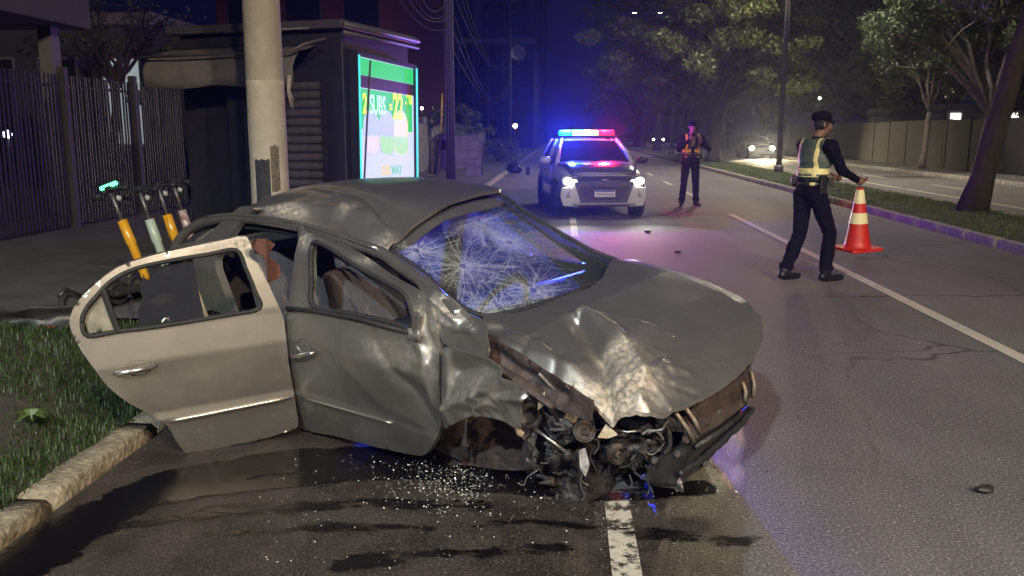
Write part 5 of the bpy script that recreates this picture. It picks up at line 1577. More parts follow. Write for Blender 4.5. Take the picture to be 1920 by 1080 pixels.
def officer(name, loc, rz, scale, J, label, vest, hands, head_turn=0, belly=0.0):
    """J: joints in local metres, +y is where the body faces, +x its right"""
    root = empty(name, loc, rz, label, 'person'); root.scale = (scale,) * 3
    mb_ = MB(); V_ = Vector
    pel, chest, neck, head = V_(J['pelvis']), V_(J['chest']), V_(J['neck']), V_(J['head'])
    # trunk
    mb_.ball(pel + V_((0, 0, .02)), (.175, .135 + belly, .15)); mb_.ball(pel.lerp(chest, .45), (.172, .130 + belly, .19)); mb_.ball(chest, (.195, .135, .21)); mb_.ball(chest + V_((0, .0, .10)), (.20, .11, .10))
    capsule(mb_, chest + V_((0, -.01, .14)), neck + V_((0, .01, .04)), .075, .060)
    # head: skull, jaw, nose, ears, brow
    Hm = Matrix.Rotation(head_turn, 3, 'Z'); h = lambda x, y, z: head + Hm @ V_((x, y, z))
    mb_.ball(h(0, -.012, .03), (.078, .098, .098)); mb_.ball(h(0, .028, -.045), (.058, .066, .068)); mb_.ball(h(0, .05, -.085), (.034, .034, .026))
    capsule(mb_, h(0, .088, .015), h(0, .112, -.028), .010, .015, 8); mb_.ball(h(0, .082, .035), (.05, .016, .012)); mb_.ball(h(0, .090, -.058), (.024, .012, .006)); mb_.ball(h(0, .088, -.068), (.02, .012, .007))
    for s in (1, -1): mb_.ball(h(s * .078, -.008, -.002), (.012, .022, .034)); mb_.ball(h(s * .034, .075, -.02), (.018, .016, .014))
    for s, q in ((1, 'r'), (-1, 'l')):
        sh, el, wr = V_(J['sho_' + q]), V_(J['elb_' + q]), V_(J['wri_' + q])
        capsule(mb_, chest + V_((s * .11, 0, .12)), sh, .085, .078); capsule(mb_, sh, el, .070, .055); capsule(mb_, el, wr, .054, .037)
        hand(mb_, wr, *hands[q])
        hp, kn, an = V_(J['hip_' + q]), V_(J['kne_' + q]), V_(J['ank_' + q])
        capsule(mb_, hp, kn, .105, .076); capsule(mb_, kn, an, .076, .066); mb_.ball(an.lerp(kn, .12), (.074, .078, .07)); mb_.ball(kn.lerp(an, .42), (.073, .080, .12))
        to_ = V_(J['toe_' + q]); d = (to_ - an); d.z = 0; d.normalize()
        ca = an + V_((0, 0, -.045)); 
        capsule(mb_, ca - d * .035, ca + d * .03, .048, .050); capsule(mb_, ca + V_((0, 0, -.012)), to_, .045, .036)
    me = mb_.mesh('body', [M_navy, M_skin, M_boot]); o = link_mesh('body', me, root)
    r_ = o.modifiers.new('r', 'REMESH'); r_.mode = 'VOXEL'; r_.voxel_size = .0085; r_.use_smooth_shade = True
    s_ = o.modifiers.new('s', 'SMOOTH'); s_.factor = .5; s_.iterations = 3
    dg_ = bpy.context.evaluated_depsgraph_get(); me2 = bpy.data.meshes.new_from_object(o.evaluated_get(dg_)); o.modifiers.clear(); o.data = me2
    me2.materials.clear()
    for m_ in (M_navy, M_skin, M_boot, M_hair): me2.materials.append(m_)
    nv = len(me2.vertices); co = np.empty(nv * 3); me2.vertices.foreach_get('co', co); co = co.reshape(-1, 3)
    no = np.empty(nv * 3); me2.vertex_normals.foreach_get('vector', no); no = no.reshape(-1, 3)
    # folds in the cloth
    limb = (co[:, 2] < neck.z - .02) & (co[:, 2] > .14)
    for q in 'rl': limb &= np.linalg.norm(co - np.array(J['wri_' + q]), axis=1) > .10
    dis = np.array([.011 * mnoise.noise((c[0] * 8, c[1] * 8, c[2] * 15)) + .006 * mnoise.noise((c[0] * 19, c[1] * 19, c[2] * 34)) for c in co]) * limb
    co2 = co + no * dis[:, None]; me2.vertices.foreach_set('co', co2.ravel())
    npo = len(me2.polygons); cen = np.empty(npo * 3); me2.polygons.foreach_get('center', cen); cen = cen.reshape(-1, 3)
    mi = np.zeros(npo, int)
    mi[cen[:, 2] > neck.z + .015] = 1
    hl_ = (cen - np.array(head)) @ np.array(Hm)
    mi[(cen[:, 2] > neck.z + .02) & (hl_[:, 2] > -.055 + .5 * np.maximum(0, hl_[:, 1] + .03)) & (hl_[:, 1] < .035) & ((np.abs(hl_[:, 0]) < .083))] = 3
    for q in 'rl':
        w_ = np.array(J['wri_' + q]); f_ = np.array(Vector(hands[q][0]).normalized()); mi[(np.linalg.norm(cen - w_, axis=1) < .24) & (((cen - w_) @ f_) > .012)] = 1
        a_ = np.array(J['ank_' + q]); mi[(np.linalg.norm((cen - a_)[:, :2], axis=1) < .30) & (cen[:, 2] < a_[2] + .035)] = 2
    me2.polygons.foreach_set('material_index', mi); me2.polygons.foreach_set('use_smooth', [True] * npo); me2.update()
    # vest: a shell lifted off the trunk
    bm = bmesh.new(); bm.from_mesh(me2); bm.normal_update()
    keep = []
    for f in bm.faces:
        c = f.calc_center_median()
        inr = 1.05 < c.z < neck.z - .015 and abs(c.x - chest.x) < .205 and (Vector((c.x - chest.x, c.y - chest.y)).length < .26)
        for q in 'rl':
            e_, s2, w2 = V_(J['elb_' + q]), V_(J['sho_' + q]), V_(J['wri_' + q])
            for (A_, B_) in ((s2, e_), (e_, w2)):
                t = max(.05, min(1, (c - A_).dot(B_ - A_) / (B_ - A_).length_squared)); 
                if (c - A_.lerp(B_, t)).length < .098 and abs(c.x - chest.x) > .165: inr = False
                if A_ == e_ and (c - A_.lerp(B_, t)).length < .075: inr = False
        if not vest.get('closed', True) and c.y > chest.y + .02 and abs(c.x - chest.x) < .035: inr = False
        if inr: keep.append(f)
    ks = set(keep); bmesh.ops.delete(bm, geom=[f for f in bm.faces if f not in ks], context='FACES')
    bm.normal_update()
    for v in bm.verts: v.co += v.normal * .014
    mv = bpy.data.meshes.new('safety_vest'); bm.to_mesh(mv); bm.free(); mv.materials.clear(); mv.materials.append(vest['mat']); mv.polygons.foreach_set('use_smooth', [True] * len(mv.polygons)); mv.polygons.foreach_set('material_index', [0] * len(mv.polygons))
    ov = link_mesh('safety_vest', mv, root); sd = ov.modifiers.new('s', 'SOLIDIFY'); sd.thickness = .006; sd.offset = 0
    # cap with visor
    mb_ = MB(); hc_ = h(0, -.012, .045); n = 24; vs = []
    prof = [(1.02, .0), (1.06, .035), (1.03, .065), (.82, .085), (.4, .097), (.001, .10)]
    for (r_s, z_) in prof:
        for k in range(n):
            a = 2 * pi * k / n; vs.append(hc_ + Hm @ V_((.083 * r_s * cos(a), .103 * r_s * sin(a), z_)))
    mb_.add(vs, [(i * n + k, i * n + (k + 1) % n, (i + 1) * n + (k + 1) % n, (i + 1) * n + k) for i in range(len(prof) - 1) for k in range(n)])
    vs = []
    for i in range(13):
        a = radians(25 + 130 * i / 12); vs += [hc_ + Hm @ V_((.083 * cos(a), .103 * sin(a), .006)), hc_ + Hm @ V_((.088 * cos(a) * 1.05, .103 * sin(a) + .065 * sin((a - radians(25)) / radians(130) * pi), -.008))]
    mb_.add(vs, [(2 * i, 2 * i + 1, 2 * i + 3, 2 * i + 2) for i in range(12)])
    cp = mb_.build('cap', M_navy, root, smooth=True); sd = cp.modifiers.new('s', 'SOLIDIFY'); sd.thickness = .006
    # duty belt with pouches
    mb_ = MB(); bz = pel.z + .11; pts = [V_((pel.x + .185 * cos(2 * pi * i / 28), pel.y + (.148 + belly) * sin(2 * pi * i / 28), bz)) for i in range(29)]
    vs = []
    for p_ in pts:
        o_ = (p_ - V_((pel.x, pel.y, bz))).normalized() * .012
        vs += [p_ + V_((0, 0, -.025)) + o_, p_ + V_((0, 0, .025)) + o_]
    mb_.add(vs, [(2 * i, 2 * i + 1, 2 * i + 3, 2 * i + 2) for i in range(28)]); be = mb_.build('duty_belt', M_boot, root, smooth=True); sd = be.modifiers.new('s', 'SOLIDIFY'); sd.thickness = .01
    for (a, sz) in ((-10, (.05, .08, .20)), (190, (.05, .07, .12)), (60, (.06, .05, .09)), (-60, (.06, .05, .08)), (250, (.06, .05, .08))):
        c_ = V_((pel.x + .215 * cos(radians(a)), pel.y + .180 * sin(radians(a)), bz - sz[2] * .25)); m_ = MB(); m_.box(c_, sz, (0, 0, radians(a))); m_.build('belt_pouch', M_boot, be, bevel=.012)
    return root


# near officer, walking to the right with a cone in his right hand
J1 = dict(pelvis=(0, .0, 1.0), chest=(0, .035, 1.33), neck=(0, .06, 1.54), head=(0, .095, 1.675), sho_r=(.205, .05, 1.455), elb_r=(.225, .20, 1.20), wri_r=(.19, .435, 1.105),
          sho_l=(-.205, .04, 1.46), elb_l=(-.25, .13, 1.19), wri_l=(-.16, .33, 1.10), hip_r=(.10, .0, .94), kne_r=(.11, .19, .53), ank_r=(.11, .17, .105), toe_r=(.13, .37, .045),
          hip_l=(-.10, -.01, .94), kne_l=(-.10, -.03, .51), ank_l=(-.10, -.20, .115), toe_l=(-.115, -.01, .045))
g1 = ground(1512, 529)
rz1 = atan2(.42, .90) - pi / 2
officer('person', (g1.x, g1.y + .05, 0), rz1, 1.06, J1, 'officer in navy uniform and green-backed reflective vest walking right, carrying the cone', dict(mat=vest_mat('vest_green_back', True)),
        dict(r=((.0, .85, -.35), (-1, 0, 0), 1, .45, 1.05), l=((.3, .9, .1), (.3, -.2, 1), 1, .35, 1.05)), head_turn=radians(-14))
# far officer facing the viewpoint with both hands raised to the chest
J2 = dict(pelvis=(0, .0, 1.0), chest=(0, .0, 1.33), neck=(0, .01, 1.54), head=(0, .03, 1.675), sho_r=(.205, 0, 1.455), elb_r=(.30, .12, 1.22), wri_r=(.12, .27, 1.42),
          sho_l=(-.205, 0, 1.455), elb_l=(-.36, .08, 1.22), wri_l=(-.13, .26, 1.36), hip_r=(.10, .0, .94), kne_r=(.135, .02, .52), ank_r=(.17, 0, .105), toe_r=(.24, .18, .045),
          hip_l=(-.10, 0, .94), kne_l=(-.12, .02, .52), ank_l=(-.145, -.0, .105), toe_l=(-.18, .18, .045))
g2 = ground(1292, 387)
officer('person', (g2.x, g2.y, 0), pi + radians(8), 1.07, J2, 'officer standing in the road by the police car with hands raised to his chest', dict(mat=vest_mat('vest_dark_front', False), closed=False),
        dict(r=((-.5, .2, .85), (0, 1, .3), -1, .45), l=((.6, .1, .75), (0, 1, .3), 1, .45)), head_turn=radians(0))

# ---- traffic cone held by the near officer
cc = at(1607, 468, g1.y - .05)
cone = empty('traffic_cone', (cc.x, cc.y, cc.z), 0, 'red traffic cone with two pale reflective bands held by the walking officer', 'traffic cone')
cone.rotation_euler = (radians(2), radians(-3), radians(20))
H_, R0, R1 = .70, .150, .035
def rr(z): return R0 + (R1 - R0) * (z / H_)
mb = MB(); mb.lathe([(R0 + .02, 0.02), (R0, .03)] + [(rr(z), z) for z in [.03 + .067 * i for i in range(1, 11)]] + [(R1 - .012, H_), (R1 - .012, H_ - .03)], n=32); mb.build('cone_body', M_red, cone, smooth=True)
mb = MB(); mb.prism([(sx_ * .205 if k != 1 else sx_ * .18, sy_ * .18 if k != 1 else sy_ * .205, 0) for sx_, sy_, ks in ((1, 1, (0, 1)), (-1, 1, (1, 0)), (-1, -1, (0, 1)), (1, -1, (1, 0))) for k in ks], (0, 0, .035)); mb.build('cone_base', M_red, cone, bevel=.01)
for (a, b_) in ((.305, .425), (.53, .68)):
    mb = MB(); mb.lathe([(rr(a) + .002, a), (rr(b_) + .002, b_), (rr(b_) - .004, b_), (rr(a) - .004, a)], n=32, closed=True); mb.build('reflective_band', M_retro, cone, smooth=False)


# ==================================================================== E-SCOOTERS
def scooter(bx_, py_, label, stem_mat, lean, light=False, yaw=0, topz=1.08):
    r = empty('electric_scooter', (bx_, py_, .115), yaw, label, 'scooter', 'rental scooters parked by the fence')
    r.rotation_euler = (0, radians(lean), yaw)
    Hs = topz
    m_ = MB(); m_.box((0, -.45, .13), (.15, .62, .06)); m_.build('deck', M_black, r, bevel=.02)
    for y in (0.02, -.92):
        m_ = MB(); m_.lathe([(.06, -.025), (.10, -.022), (.115, 0), (.10, .022), (.06, .025)], (0, y, .115), (1, 0, 0), 20, closed=True); w_ = m_.build('wheel', M_rubber, r, smooth=True)
        m_ = MB(); m_.lathe([(.062, -.02), (.062, .02)], (0, y, .115), (1, 0, 0), 14); m_.build('hub', M_metal, w_)
    m_ = MB(); m_.tube([(0, -.78, .15), (0, -.92, .25), (0, -1.0, .2)], .02, 6); m_.build('mudguard', M_black, r, smooth=True)
    # fat battery stem, then thin tube
    m_ = MB(); m_.tube([(0, 0, .18), (0, -.02, .22), (0, -.055, Hs * .50), (0, -.058, Hs * .52), (0, -.085, Hs * .73)], [.028, .040, .042, .050, .046], 12); m_.build('stem_cover', stem_mat, r, smooth=True)
    m_ = MB(); m_.tube([(0, -.085, Hs * .72), (0, -.115, Hs * .98)], .019, 8); m_.build('stem_tube', M_metal, r, smooth=True)
    m_ = MB(); m_.tube([(-.20, -.12, Hs * .98), (-.1, -.115, Hs), (.1, -.115, Hs), (.20, -.12, Hs * .98)], .014, 8); hb = m_.build('handlebar', M_black, r, smooth=True)
    for s in (1, -1):
        m_ = MB(); m_.tube([(s * .13, -.118, Hs * .99), (s * .23, -.125, Hs * .975)], .021, 8); m_.build('grip', M_rubber, hb, smooth=True)
        m_ = MB(); m_.tube([(s * .12, -.10, Hs * .98), (s * .18, -.06, Hs * .95)], .006, 6); m_.build('brake_lever', M_steel, hb)
    m_ = MB(); m_.box((0, -.10, Hs + .02), (.08, .09, .05)); m_.build('display', M_black, hb, bevel=.012)
    m_ = MB(); m_.ball((0, -.04, Hs * .93), (.03, .025, .03)); m_.build('headlamp', pmat('lamp_glass', (.4, .4, .4), rough=.15), r, smooth=True)
    m_ = MB(); m_.tube([(.02, -.05, Hs * .95), (.05, 0.02, Hs * .8), (.04, -.03, Hs * .6)], .005, 5); m_.build('brake_cable', M_rubber, r)
    if light:
        m_ = MB(); m_.tube([(-.10, -.115, Hs + .05), (.10, -.115, Hs + .05)], .022, 8); m_.build('status_light', emat('scooter_green', (.12, 1.0, .35), 3.0), hb, smooth=True)
    return r
def sc_at(px, py, Y, topz, lean): # place so that the top of the stem meets the pixel
    t = at(px, py, Y); return t.x - sin(radians(lean)) * topz, Y
for (px_, py_, Y, tz, lean, m_, lab, li) in (
    (213, 372, 7.9, 1.08, -17, M_yel, 'leftmost rental scooter, yellow stem with a glowing green handle light', True),
    (272, 385, 8.1, 1.05, -13, M_mint, 'rental scooter with a pale green stem between two yellow ones', False),
    (306, 372, 8.4, 1.07, -12, M_yel, 'yellow-stemmed rental scooter right of the pale green one', False),
    (334, 372, 8.8, 1.08, -12, M_pink, 'rightmost rental scooter, pale pink stem, nearest the concrete pole', False)):
    X_, Y_ = sc_at(px_, py_, Y, tz, lean)
    scooter(X_, Y_, lab, m_, lean, li, radians(-18), tz)


# ==================================================================== FENCES, BUILDINGS, STREET CLUTTER
fen = empty('bar_fence', (-8.2, 11.6, .115), 0, 'tall dark vertical-bar fence along the left sidewalk behind the scooters', 'fence')
mb = MB(); mb.bx(-.014, .014, -.014, .014, .05, 2.5); bar_me = mb.mesh('bar', M_fence)
for i in range(100): link_mesh('bar', bar_me, fen, (random.uniform(-.004, .004), i * .1, 0), (0, random.uniform(-.006, .006), 0))
mb = MB(); mb.bx(-.06, .06, -.06, .06, 0, 2.62); po_me = mb.mesh('post', pmat('fence_post', (.05, .048, .047), (.035, .034, .033), rough=.7))
for y in (-.05, 2.25, 4.55, 6.85, 9.15): link_mesh('post', po_me, fen, (.03, y, 0))
for z in (.25, 2.3):
    mb = MB(); mb.bx(-.045, -.017, -.05, 10, z, z + .05); mb.build('rail', M_fence, fen)

slab = empty('canopy_building', (-12, 12, 0), 0, 'dark low building with pale concrete canopy at the upper left corner', 'building')
mb = MB(); mb.bx(-4, 3.7, -6, 3.1, 3.46, 4.25); mb.build('canopy', pmat('canopy_concrete', (.07, .06, .055), (.05, .045, .04), rough=.9, scale=.8), slab, bevel=.02)
mb = MB(); mb.bx(-5, 1.4, -4, 3.0, 0, 3.455); mb.build('wall', M_bldg, slab)
for x in (3.2,):
    for y in (-3.5, 2.6):
        mb = MB(); mb.bx(x - .12, x + .12, y - .12, y + .12, .1, 3.455); mb.build('column', M_bldg2, slab)


def block(name, x0, x1, y0, y1, h, mat, label, floors, bays, win=True, lit=()):
    r = empty(name, ((x0 + x1) / 2, y0, 0), 0, label, 'building')
    W = x1 - x0; D = y1 - y0
    mb_ = MB(); mb_.bx(-W / 2, W / 2, 0, D, 0, h); mb_.build('wall', mat, r)
    mb_ = MB(); mb_.bx(-W / 2 - .15, W / 2 + .15, -.15, D + .15, h + .003, h + .35); mb_.build('parapet', M_bldg2, r, bevel=.03)
    if win:
        fh = h / floors; bw = W / bays
        for i in range(floors):
            for j in range(bays):
                xa = -W / 2 + j * bw + bw * .18; xb = -W / 2 + (j + 1) * bw - bw * .18; za = i * fh + fh * .28; zb = i * fh + fh * .82
                m_ = MB(); m_.bx(xa, xb, -.06, -.003, za, zb); f_ = m_.build('window_frame', M_bldg2, r, bevel=.01)
                m_ = MB(); m_.bx(xa + .07, xb - .07, -.066, -.0605, za + .07, zb - .07); m_.build('pane', MAT['glow_pane'] if (i, j) in lit else M_glassd, f_)
    return r


emat('glow_pane', (.75, .85, .9), .35)
block('brick_building', -16, -7.9, 40, 58, 13, M_brick, 'red rendered building block rising behind the kiosk roof', 3, 3)
b2 = block('glazed_building', -14.7, -2.9, 85, 110, 10.4, M_bldg, 'dark glazed building with pale roof fascia and mullions down the street', 3, 4)
for i in range(9):
    m_ = MB(); x = -5.8 + i * 1.45; m_.bx(x - .09, x + .09, -.22, -.07, .2, 10.3); m_.build('mullion', M_bldg2, b2)
m_ = MB(); m_.bx(-6.0, 6.1, -1.6, -.2, 10.0, 10.38); m_.build('fascia', pmat('fascia_white', (.40, .39, .40), (.33, .32, .33), rough=.7), b2, bevel=.03)
block('apartment_tower', -34, -18, 150, 175, 46, M_bldg, 'tall dark apartment tower far down the left of the street', 12, 6, True, {(2, 4), (5, 1)})
block('office_tower', -18, -4.2, 190, 215, 52, M_bldg, 'tall dark tower at the end of the street behind the light bar', 14, 5, True, {(1, 3)})
block('garden_house', -17, -11.5, 24, 32, 4.6, M_bldg, 'low house with a glowing pane standing in for a lit wall behind the bar fence', 1, 3, True, {(0, 2)})  # emissive pane added in place of a lamplit wall
lb2 = block('walled_villa', 19.2, 26, 45, 56, 2.72, pmat('villa_white', (.20, .19, .18), (.15, .145, .14), rough=.85), 'low white building with lit strip showing over the far wall', 1, 5, False)
for xa, xb in ((-3.2, -2.7), (-1.4, .1), (2.4, 3.0)):
    m_ = MB(); m_.bx(xa, xb, -.05, -.004, 2.30, 2.62); m_.build('glow_pane', emat('villa_glow', (1.0, .94, .86), 2.2), lb2)


def small_lamp(loc, label, st=20, c_=(1, .97, .9), r=.07, h=None):
    loc = Vector(loc); o = empty('garden_lamp', (loc.x, loc.y, 0), 0, label, 'lamp')
    m_ = MB(); m_.tube([(0, 0, 0), (0, 0, loc.z - r * .8)], [.05, .03], 8); m_.build('lamp_post', M_dark, o, smooth=True)
    m_ = MB(); m_.ball((0, 0, loc.z), r); m_.build('lamp_globe', emat('globe_%d_%d' % (int(loc.x * 10), int(loc.y)), c_, st), o, smooth=True)
    return o
small_lamp(at(352, 233, 21), 'small glowing lamp behind the fence, right of its middle', 10, r=.10)
small_lamp(at(14, 252, 15.5), 'small glowing lamp behind the fence at the far left edge', 6, (.8, .85, 1), .08)
small_lamp(at(320, 203, 24), 'smaller lamp behind the fence left of the brighter one', 5, r=.07)
small_lamp(at(791, 203, 38), 'tiny white lamp right of the glowing sign', 12, r=.07)
small_lamp(at(1537, 184, 60), 'tall thin garden lamp over the far wall above the near officer', 9, r=.10)
small_lamp(at(1700, 151, 70), 'tiny lamp shining through trees above the far wall', 12, r=.12)
small_lamp(at(1906, 184, 55), 'garden lamp over the far wall at the right edge', 9, r=.10)
small_lamp(at(966, 236, 62), 'small bright lamp low on the left pavement near the dish pole', 10, r=.16)

# far wall
fw = empty('boundary_wall', (16.6, 8, .13), 0, 'long dark stained boundary wall behind the far sidewalk', 'wall')
for i in range(26):
    mb = MB(); mb.bx(0, .22, i * 2.2 + .003, (i + 1) * 2.2 - .003, 0, 2.08 + random.uniform(-.02, .02)); mb.build('wall_panel', M_wall, fw, bevel=.015)
for i in range(27):
    mb = MB(); mb.bx(-.02, .24, i * 2.2 - .10, i * 2.2 + .10, 0, 2.11); mb.build('pier', M_wall, fw, bevel=.015)

# left boundary wall down the street with graffiti-like weathering
lw = empty('weathered_wall', (-5.6, 27, .115), 0, 'pale weathered low wall along the left sidewalk beyond the utility pole', 'wall')
for i in range(14):
    mb = MB(); mb.bx(-.2, 0, i * 2.5 + .01, (i + 1) * 2.5 - .01, 0, 1.9 + (.25 if i % 3 == 0 else 0)); mb.build('wall_panel', M_pale, lw, bevel=.02)

# utility poles, stay, dish
up = empty('utility_pole', (-3.75, 28.6, .115), 0, 'dark utility pole wrapped in cables right of the glowing sign', 'pole')
mb = MB(); mb.tube([(0, 0, 0), (0, 0, 5), (0, 0, 10)], [.16, .14, .11], 12); mb.build('shaft', pmat('tarred_pole', (.075, .06, .07), (.05, .04, .05), rough=.8, scale=8), up, smooth=True)
for k in range(4):
    a = -2.4 + k * .55; mb = MB(); mb.tube([(.18 * cos(a), .18 * sin(a), .1), (.172 * cos(a + .06), .172 * sin(a), 2.4), (.16 * cos(a), .16 * sin(a), 5.0), (.14 * cos(a), .14 * sin(a), 8.5)], .022, 6); mb.build('cable_conduit', pmat('conduit', (.16, .13, .15), (.1, .08, .1), rough=.6), up, smooth=True)
mb = MB(); mb.bx(-1.1, 1.1, -.06, .06, 8.3, 8.42); mb.build('crossarm', M_dark, up)
st = empty('pole_stay', (-4.55, 28.4, .115), 0, 'leaning stay with bright yellow sleeve left of the utility pole', 'pole')
b0, b1, b2_ = at(817, 327, 28.4), at(827, 250, 28.4), at(829, 176, 28.4)
S0 = Vector((-4.55, 28.4, .115))
mb = MB(); mb.tube([b0 - S0, b1 - S0], [.09, .05], 8); mb.build('stay_base', M_dark, st)
mb = MB(); mb.tube([b1 - S0, b2_ - S0], .03, 8); mb.build('yellow_sleeve', pmat('sleeve_yellow', (.85, .72, .06), (.75, .6, .05), rough=.5), st, smooth=True)
up2 = empty('utility_pole', (-3.75, 60.5, .115), 0, 'farther utility pole carrying a round satellite dish', 'pole')
mb = MB(); mb.tube([(0, 0, 0), (0, 0, 11)], [.15, .1], 10); mb.build('shaft', M_galv, up2, smooth=True)
mb = MB(); mb.lathe([(.02, -.12), (.3, -.08), (.5, .0), (.55, .06), (.5, .02), (.3, -.05), (.02, -.09)], (.55, -.2, 6.9), (.25, -1, .2), 20); mb.build('satellite_dish', pmat('dish_white', (.5, .5, .5), (.4, .4, .4), rough=.5), up2, smooth=True)
mb = MB(); mb.tube([(0, 0, 6.8), (.5, -.1, 6.85)], .03, 6); mb.build('dish_bracket', M_galv, up2)

# overhead cables
def wire(a, b, sag, label, r=.012, group='overhead cables'):
    a, b = Vector(a), Vector(b); n = 16
    pts = [a.lerp(b, i / n) - Vector((0, 0, sag * 4 * (i / n) * (1 - i / n))) for i in range(n + 1)]
    mb_ = MB(); mb_.tube([p - a for p in pts], r, 5); o = mb_.build('overhead_cable', M_wire, None, smooth=True, loc=a); tag(o, label, 'cable', group)
LABW = 'dark overhead cable sagging toward the utility pole from the upper left'
for k in range(9):
    wire(at(735 + k * 12, -25 - 10 * k, 24 + k * .35), (-3.75 + .1 * sin(k), 28.5, 5.05 + .30 * k + .1 * (k % 2)), .5 + .1 * (k % 4), LABW, .010 + .004 * (k % 2))
LABX = 'dark overhead cable drooping from the utility pole to the dish pole'
for k in range(6):
    wire((-3.62, 28.6, 4.3 + .62 * k), (-3.75, 60.4, 4.6 + .55 * k), 1.3 + .45 * (k % 3), LABX, .016 + .004 * (k % 2))

# pale board, bag, loose bits
bd = empty('pale_board', (-3.9, 30.6, .115), radians(4), 'pale weathered board with rounded top corners beside the utility pole', 'board')
prof = [(-.85, .35), (-.85, .06), (-.5, .06), (-.5, .28), (.42, .28), (.42, .0), (.98, .0), (.98, 1.25), (.9, 1.38), (.75, 1.44), (-.6, 1.44), (-.78, 1.36), (-.85, 1.2)]
mb = MB(); mb.prism([(x, 0, z) for x, z in prof], (0, .08, 0)); pb = mb.build('board_sheet', M_pale, bd, bevel=.02)
mb = MB(); mb.bx(-.6, -.1, -.025, -.003, .95, 1.3); mb.build('dark_window', M_glassd, bd, bevel=.01)
mb = MB(); mb.tube([(-.85, -.02, .1), (-.85, -.02, 1.2), (-.6, -.02, 1.46), (.75, -.02, 1.46), (1.0, -.02, 1.25), (1.0, -.02, .05)], .03, 8); mb.build('edge_frame', M_bldg2, bd, smooth=True)
g = ground(965, 325, .10)
mb = MB(); mb.ball((0, 0, .20), (.34, .26, .24), nu=24, nv=16)
mb.v = [(x + .05 * mnoise.noise((x * 5, y * 5, z * 5)), y + .05 * mnoise.noise((x * 5 + 3, y * 5, z * 5)), max(.0, z + .05 * mnoise.noise((x * 5, y * 5 + 7, z * 5)))) for x, y, z in mb.v]
bag = empty('rubbish_bag', g, 0, 'black rubbish bag lying on the pavement left of the police car', 'bag')
mb.build('bag_sack', M_bag, bag, smooth=True); mb = MB(); mb.tube([(0, 0, .40), (.03, .0, .48), (.10, .02, .53)], [.05, .03, .06], 8); mb.build('knot', M_bag, bag, smooth=True)
g = ground(990, 327, .02); bt = empty('bottle', (g.x, g.y, 0.0), 0, 'small dark bottle standing near the black rubbish bag', 'bottle')
mb = MB(); mb.lathe([(.07, .0), (.075, .05), (.075, .22), (.03, .30), (.03, .38)], n=12); mb.build('bottle_glass', M_glassd, bt, smooth=True)
# torn bumper piece in the grass with a red reflector
g = ground(95, 628, .1); bp_ = empty('torn_bumper', (g.x, g.y, .11), radians(25), 'black torn bumper piece with red reflector lying in the grass left', 'car part')
S0_ = Vector((0, 0, 0)); vs = []
for i in range(15):
    x = -.38 + .76 * i / 14
    for j in range(7):
        a = j / 6; y = .12 * (x * 2) ** 2 + .06 * sin(a * 3); z = .02 + .20 * a + .03 * mnoise.noise((x * 6, a * 4, 2)); vs.append((x, y + .03 * mnoise.noise((x * 7, a * 5, 9)), z))
mb = MB(); mb.add(vs, [(i * 7 + j, (i + 1) * 7 + j, (i + 1) * 7 + j + 1, i * 7 + j + 1) for i in range(14) for j in range(6)]); o = mb.build('bumper_skin', M_black, bp_, smooth=True); sd = o.modifiers.new('s', 'SOLIDIFY'); sd.thickness = .012
mb = MB(); mb.box((-.02, -.03, .06), (.11, .02, .025), (0, .1, .1)); mb.build('red_reflector', pmat('reflector_red', (.75, .05, .03), rough=.25), bp_, bevel=.004)
for (px_, py_, s_, lab) in ((1272, 475, .05, 'small dark scrap on the road between wreck and far officer'), (1848, 925, .05, 'small dark scrap on the road at lower right'), (1215, 437, .06, 'flat dark debris on the road in front of the police car'), (890, 322, .12, 'crumpled litter on the pavement below the pale board')):
    g = ground(px_, py_); mb = MB(); mb.ball((0, 0, s_ * .35), (s_, s_ * .7, s_ * .4), nu=8, nv=6); mb.v = [(x * (1 + .5 * mnoise.noise((x * 30, y * 30, z * 30))), y * (1 + .5 * mnoise.noise((x * 30 + 5, y * 30, z * 30))), z) for x, y, z in mb.v]
    o = mb.build('road_debris', M_grime if s_ < .1 else pmat('litter_white', (.5, .48, .46), rough=.8), None, loc=(g.x, g.y, .006)); tag(o, lab, 'debris')
# traffic signs across the road
for (x, y, lab, plates) in ((14.75, 78, 'sign post with two small plates far beyond the oncoming car', ((.0, 2.6, .5, .45), (.75, 2.9, .9, .6), (.05, 1.75, .7, .5))), (14.75, 69, 'plain thin sign post left of the oncoming car', ((.0, 3.2, .25, .7),))):
    r = empty('sign_post', (x, y, .13), 0, lab, 'sign'); mb = MB(); mb.tube([(0, 0, 0), (0, 0, 3.8)], .045, 8); mb.build('post', M_galv, r, smooth=True)
    for (dx, z, w_, h_) in plates: mb = MB(); mb.box((dx, -.06, z), (w_, .02, h_)); mb.build('sign_plate', M_pale, r, bevel=.01)


